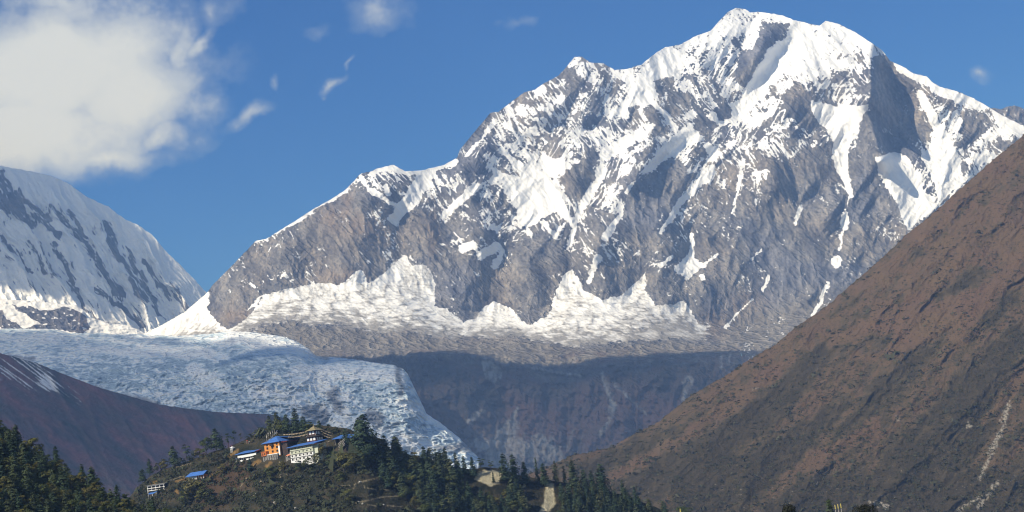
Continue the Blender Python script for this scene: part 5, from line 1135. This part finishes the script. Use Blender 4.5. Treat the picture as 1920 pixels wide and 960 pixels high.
# --- lower house with the blue gable roof
loc = P(354, 907, knoll_at(354, 909).y); s = MPX(loc); L = 34*s/math.cos(R(35)); H_ = 4.9
Hs = root('lower_house', loc, R(-35), 'single house with a blue gabled roof and orange front on the lower slope', 'house')
MB().box(0, L*.5, 0, 6, -5, H_).build('wall', mWhite, Hs)
MB().box(L*.5+.002, L, -.02, 6.02, -5, H_).build('orange_wall', mRust, Hs)
for x in (.52, .66, .80, .97): MB().box(L*x, L*x+.35, -.25, -.025, -1, H_-.1).build('trim', mWhite, Hs)
windows(Hs, [L*.6, L*.735, L*.89], 1.4, 3.2, .9, mDarkT, mPane, -.02); windows(Hs, [L*.15, L*.34], 1.8, 3.2, 1.1, mDarkT, mPane)
MB().slab([(-1.3, -1.6, H_-.15), (L+1.0, -1.6, H_-.15), (L+.4, 3, H_+2.6), (-.3, 3, H_+2.6)], .2).build('roof', mBlue, Hs)
MB().slab([(-.3, 3.02, H_+2.6), (L+.4, 3.02, H_+2.6), (L+1.0, 7.4, H_-.1), (-1.3, 7.4, H_-.1)], .2).build('rear_roof', mBlue, Hs)
MB().add([(L+.01, .02, H_), (L+.01, 5.98, H_), (L+.01, 3, H_+2.3), (L-.25, .02, H_), (L-.25, 5.98, H_), (L-.25, 3, H_+2.3)], [(0, 1, 2), (5, 4, 3), (0, 3, 4, 1), (1, 4, 5, 2), (2, 5, 3, 0)]).build('gable', mDarkT, Hs)

# --- veranda house at the left foot of the knoll, with a blue tarpaulin below
loc = P(277, 923, knoll_at(277, 926).y-7); s = MPX(loc); L = 37*s/math.cos(R(30))
V1 = root('veranda_house', loc, R(-30), 'dark house with three white beam lines and posts at the left foot of the knoll', 'house')
MB().box(.3, L-.3, .9, 6, -5, 4.1).build('wall', mDarkT, V1)
for z, d_ in ((.6, 0), (2.2, .0), (3.9, 0)): MB().box(0, L*(.93 if z < 1 else 1), -.2, .15, z, z+.42).build('beam', mWhite, V1)
for k in range(5): MB().box(L*k/4.3+.1, L*k/4.3+.38, -.12, .1, -3, .59).box(L*k/4.3+.1, L*k/4.3+.38, -.12, .1, 1.022, 2.19).box(L*k/4.3+.1, L*k/4.3+.38, -.12, .1, 2.622, 3.89).build('post', mWhite, V1)
MB().slab([(-1.0, -.6, 4.55), (L+.5, -.6, 4.55), (L+.5, 6.5, 5.2), (-1.0, 6.5, 5.2)], .22).build('roof', mStone, V1)
loc = P(279, 930, knoll_at(280, 934).y-9); tp = root('tarpaulin_shelter', loc, R(-22), 'sagging blue tarpaulin shelter below the house with white beams', 'shelter')
m = MB(); n_ = 9
top_ = [(6.6*i/(n_-1), y, 1.7+.5*i/(n_-1)-.55*math.sin(3.14*i/(n_-1))*(1 if y < 0 else .4)+.35*y) for y in (-1.0, 1.6) for i in range(n_)]
m.add(top_+[(x, y, z-.06) for x, y, z in top_], [(i, i+1, n_+i+1, n_+i) for i in range(n_-1)]+[(2*n_+i, 3*n_+i, 3*n_+i+1, 2*n_+i+1) for i in range(n_-1)]+[(i, 2*n_+i, 2*n_+i+1, i+1) for i in range(n_-1)])
m.build('sheet', mBlue, tp)
for x, y in ((.1, -.9), (6.5, -.9), (.1, 1.5), (6.5, 1.5)): MB().bar((x, y, -2.2), (x, y, 1.6 if y < 0 else 2.1), .07).build('pole', mPole, tp)

# --- small white shrine on the left shoulder
loc = knoll_at(436, 845); sh = root('shrine', loc, R(-30), 'tiny white shrine with a red tipped roof on the slope left of the longhouse', 'shrine')
MB().box(-1.2, 1.2, -1.2, 1.2, -1.5, 1.0).build('base', mStone, sh); MB().box(-.95, .95, -.95, .95, 1.003, 2.0).build('body', mWhite, sh)
MB().add([(-1.5, -1.5, 2.0), (1.5, -1.5, 2.0), (1.5, 1.5, 2.0), (-1.5, 1.5, 2.0), (0, 0, 3.0)], [(0, 1, 4), (1, 2, 4), (2, 3, 4), (3, 0, 4), (3, 2, 1, 0)]).build('roof', mWhite, sh)
MB().bar((0, 0, 2.9), (0, 0, 3.8), .2, 6, .05).build('tip', mRed, sh)

# --- prayer flags: tall poles, and long strings sloping from the temple
def flagpole(px, py, topy, label, w=.9, cloth=mPole, fh=.75):
    loc = knoll_at(px, py); h = (py-topy)*MPX(loc)
    o = root('flagpole', loc, R(-20+trng.uniform(-25, 25)), label, 'flagpole', None)
    MB().bar((0, 0, -.8), (0, 0, h), .08).build('pole', mPole, o)
    m = MB(); k = 6; z0, z1 = h*(1-fh), h*.97
    v = [(.08+x*w, .18*math.sin(i*1.3+px), z0+(z1-z0)*i/k) for i in range(k+1) for x in (0, 1)]
    m.add(v+[(x, y+.03, z) for x, y, z in v], [(2*i, 2*i+1, 2*i+3, 2*i+2) for i in range(k)]+[(2*k+2+2*i, 2*k+4+2*i, 2*k+5+2*i, 2*k+3+2*i) for i in range(k)])
    m.build('flag', cloth, o); return o
for px, py, ty, lb in ((500, 826, 812, 'pale vertical flag standing lowest, beside the left eave of the orange building'), (503, 822, 808, 'pale vertical flag left of the pyramid roof, second from the eave'), (507, 819, 804, 'pale flag on a pole just left of the tallest flag of its row'),
                       (511, 817, 802, 'tallest pale flag of the row above the apex of the blue pyramid roof'), (515, 816, 802.5, 'pale flag on a pole right of the tallest flag of its row'), (519, 816, 805, 'pale pole flag at the right end of the row above the pyramid roof')):
    o = flagpole(px, py, ty+3, lb, .38, mPole, .6); o['group'] = 'prayer flags on poles above the orange building'
flagpole(513, 812, 795, 'high pole with a small white banner topping the grove behind the orange building', 1.1, mWhite, .16)
o = flagpole(463, 832, 825.5, 'short pole with a small red cloth on the slope above the longhouse', 1.2, mRed, .7)
o = flagpole(466.5, 832, 827, 'short pole with a small pale cloth beside the red one above the longhouse', .7, mPole, .7)
def flag_string(p, q, sag, label, n, size, material, seed):
    r_ = random.Random(seed); m = MB(); fl = MB(); p, q = Vector(p), Vector(q)
    f = lambda t: p.lerp(q, t)-Vector((0, 0, sag*4*t*(1-t)))
    for i in range(12): m.bar(f(i/12), f((i+1)/12), .05, 4)
    d = (q-p); d.z = 0; d.normalize()
    for i in range(n):
        if r_.random() < .12: continue
        c = f((i+.5)/n); w = size*r_.uniform(.6, 1.1); h = size*r_.uniform(.5, .95); t = Vector((-d.y, d.x, 0))*r_.uniform(-.25, .25)
        a, b_ = c-d*w/2, c+d*w/2; lo = Vector((0, 0, -h))+t
        fl.add([a, b_, b_+lo, a+lo, a+t*.1+Vector((0, .03, 0)), b_+t*.1+Vector((0, .03, 0)), b_+lo+Vector((0, .03, 0)), a+lo+Vector((0, .03, 0))], [(0, 1, 2, 3), (7, 6, 5, 4)])
    o = root('prayer_flag_string', (0, 0, 0), 0, label, 'prayer flags', 'prayer flag strings around the temple')
    m.build('cord', mTan, o); fl.build('flags', material, o)
ty = loc_t = Tm.location; tz = ty.z
def at3(px, py, dy): return tuple(P(px, py, ty.y+dy))
flag_string(at3(591, 803, 0), at3(531, 814, 10), 1.0, 'upper string of prayer flags sloping left from the golden roof to the grove', 34, .85, mTan, 1)
flag_string(at3(588, 809, -1), at3(540, 819, 6), .8, 'lower string of prayer flags sloping left from the temple towards the rear hall', 28, .8, mTan, 2)
flag_string(at3(597, 802, 0), at3(640, 814, 4), .8, 'highest string of prayer flags falling right from the golden roof', 30, .85, mTan, 3)
flag_string(at3(598, 805, -2), at3(636, 819, 0), 1.2, 'middle string of prayer flags falling right from the temple', 26, .75, mTan, 4)
flag_string(at3(600, 812, -3), at3(628, 821, -3), .8, 'short low string of prayer flags right of the temple', 18, .7, mTan, 5)
flag_string(at3(496, 829, -6), at3(520, 806, 2), .9, 'string of pale flags rising past the left edge of the pyramid roof', 20, .75, mWhite, 6)
flag_string(at3(604, 830, -8), at3(626, 822, -6), .5, 'string of pale flags rising right from the dormitory to the bright blue roof', 18, .7, mTan, 7)

# --- pale boulders on the slope
def boulder(px, py, r_, label, seed, material=mBoul):
    rg = np.random.default_rng(seed); bm = bmesh.new(); bmesh.ops.create_icosphere(bm, subdivisions=2, radius=1)
    for v in bm.verts: v.co *= r_*(.75+.4*rg.random()); v.co.z *= .8
    me = bpy.data.meshes.new('boulder'); bm.to_mesh(me); bm.free(); me.materials.append(material)
    o = bpy.data.objects.new('boulder', me); COL.objects.link(o); o.location = knoll_at(px, py)+Vector((0, -r_*.3, r_*.25)); tag(o, label, 'boulder', None)
for i, (px, py, r_, lb) in enumerate([(643, 869, 1.2, 'pale boulder on the wooded slope below the stairs, the higher of two'), (649, 875, 1.1, 'pale boulder on the wooded slope below the stairs, the lower of two'), (429, 878, .6, 'small white boulder below the left end of the longhouse'), (675, 905, 1.0, 'white boulder beside the upper zigzag path'), (672, 942, .9, 'pale boulder at the hairpin of the lower zigzag path'), (680, 945, .7, 'small pale boulder just below the hairpin of the lower path'),
                                      (515, 943, 1.0, 'pale flat boulder low on the open slope'), (523, 922, .8, 'pale boulder at the foot of the stony gully'), (481, 926, .7, 'small pale boulder left of the stony gully'), (719, 947, .7, 'pale boulder at the lowest zigzag path near its right end'), (554, 953, .7, 'pale boulder near the bottom edge under the open slope')]):
    boulder(px, py, r_, lb, 40+i)
# --- yellow stems at the bottom edge, and a pale post top
loc = P(1573, 956, 345); o = root('flag_stems', Vector((loc.x, loc.y, -13.5)), 0, 'three thin yellow streamers on stems at the bottom edge between two dark crowns', 'streamers')
for k, (dx, tp_) in enumerate(((-.62, 944.5), (-.1, 944), (.42, 943.5))):
    zt = P(1573, tp_, 345).z+13.5
    m = MB().bar((dx, 0, 0), (dx, 0, zt-1.0), .05).build('stem', mPole, o)
    MB().box(dx-.06, dx+.09, -.03, .03, zt-.9, zt-.1).build('streamer', mYel, o)
loc = P(1276, 960, 420); tz_ = P(1276, 953.5, 420).z
o = root('gate_spire', Vector((loc.x, loc.y, -20)), 0, 'pale pointed post tip at the bottom edge below the wooded flank', 'post')
MB().box(-.3, .3, -.3, .3, 0, tz_+20-1.6).build('shaft', mPole, o); MB().bar((0, 0, tz_+18.3), (0, 0, tz_+20), .26, 8, .08).build('tip', mYel, o)
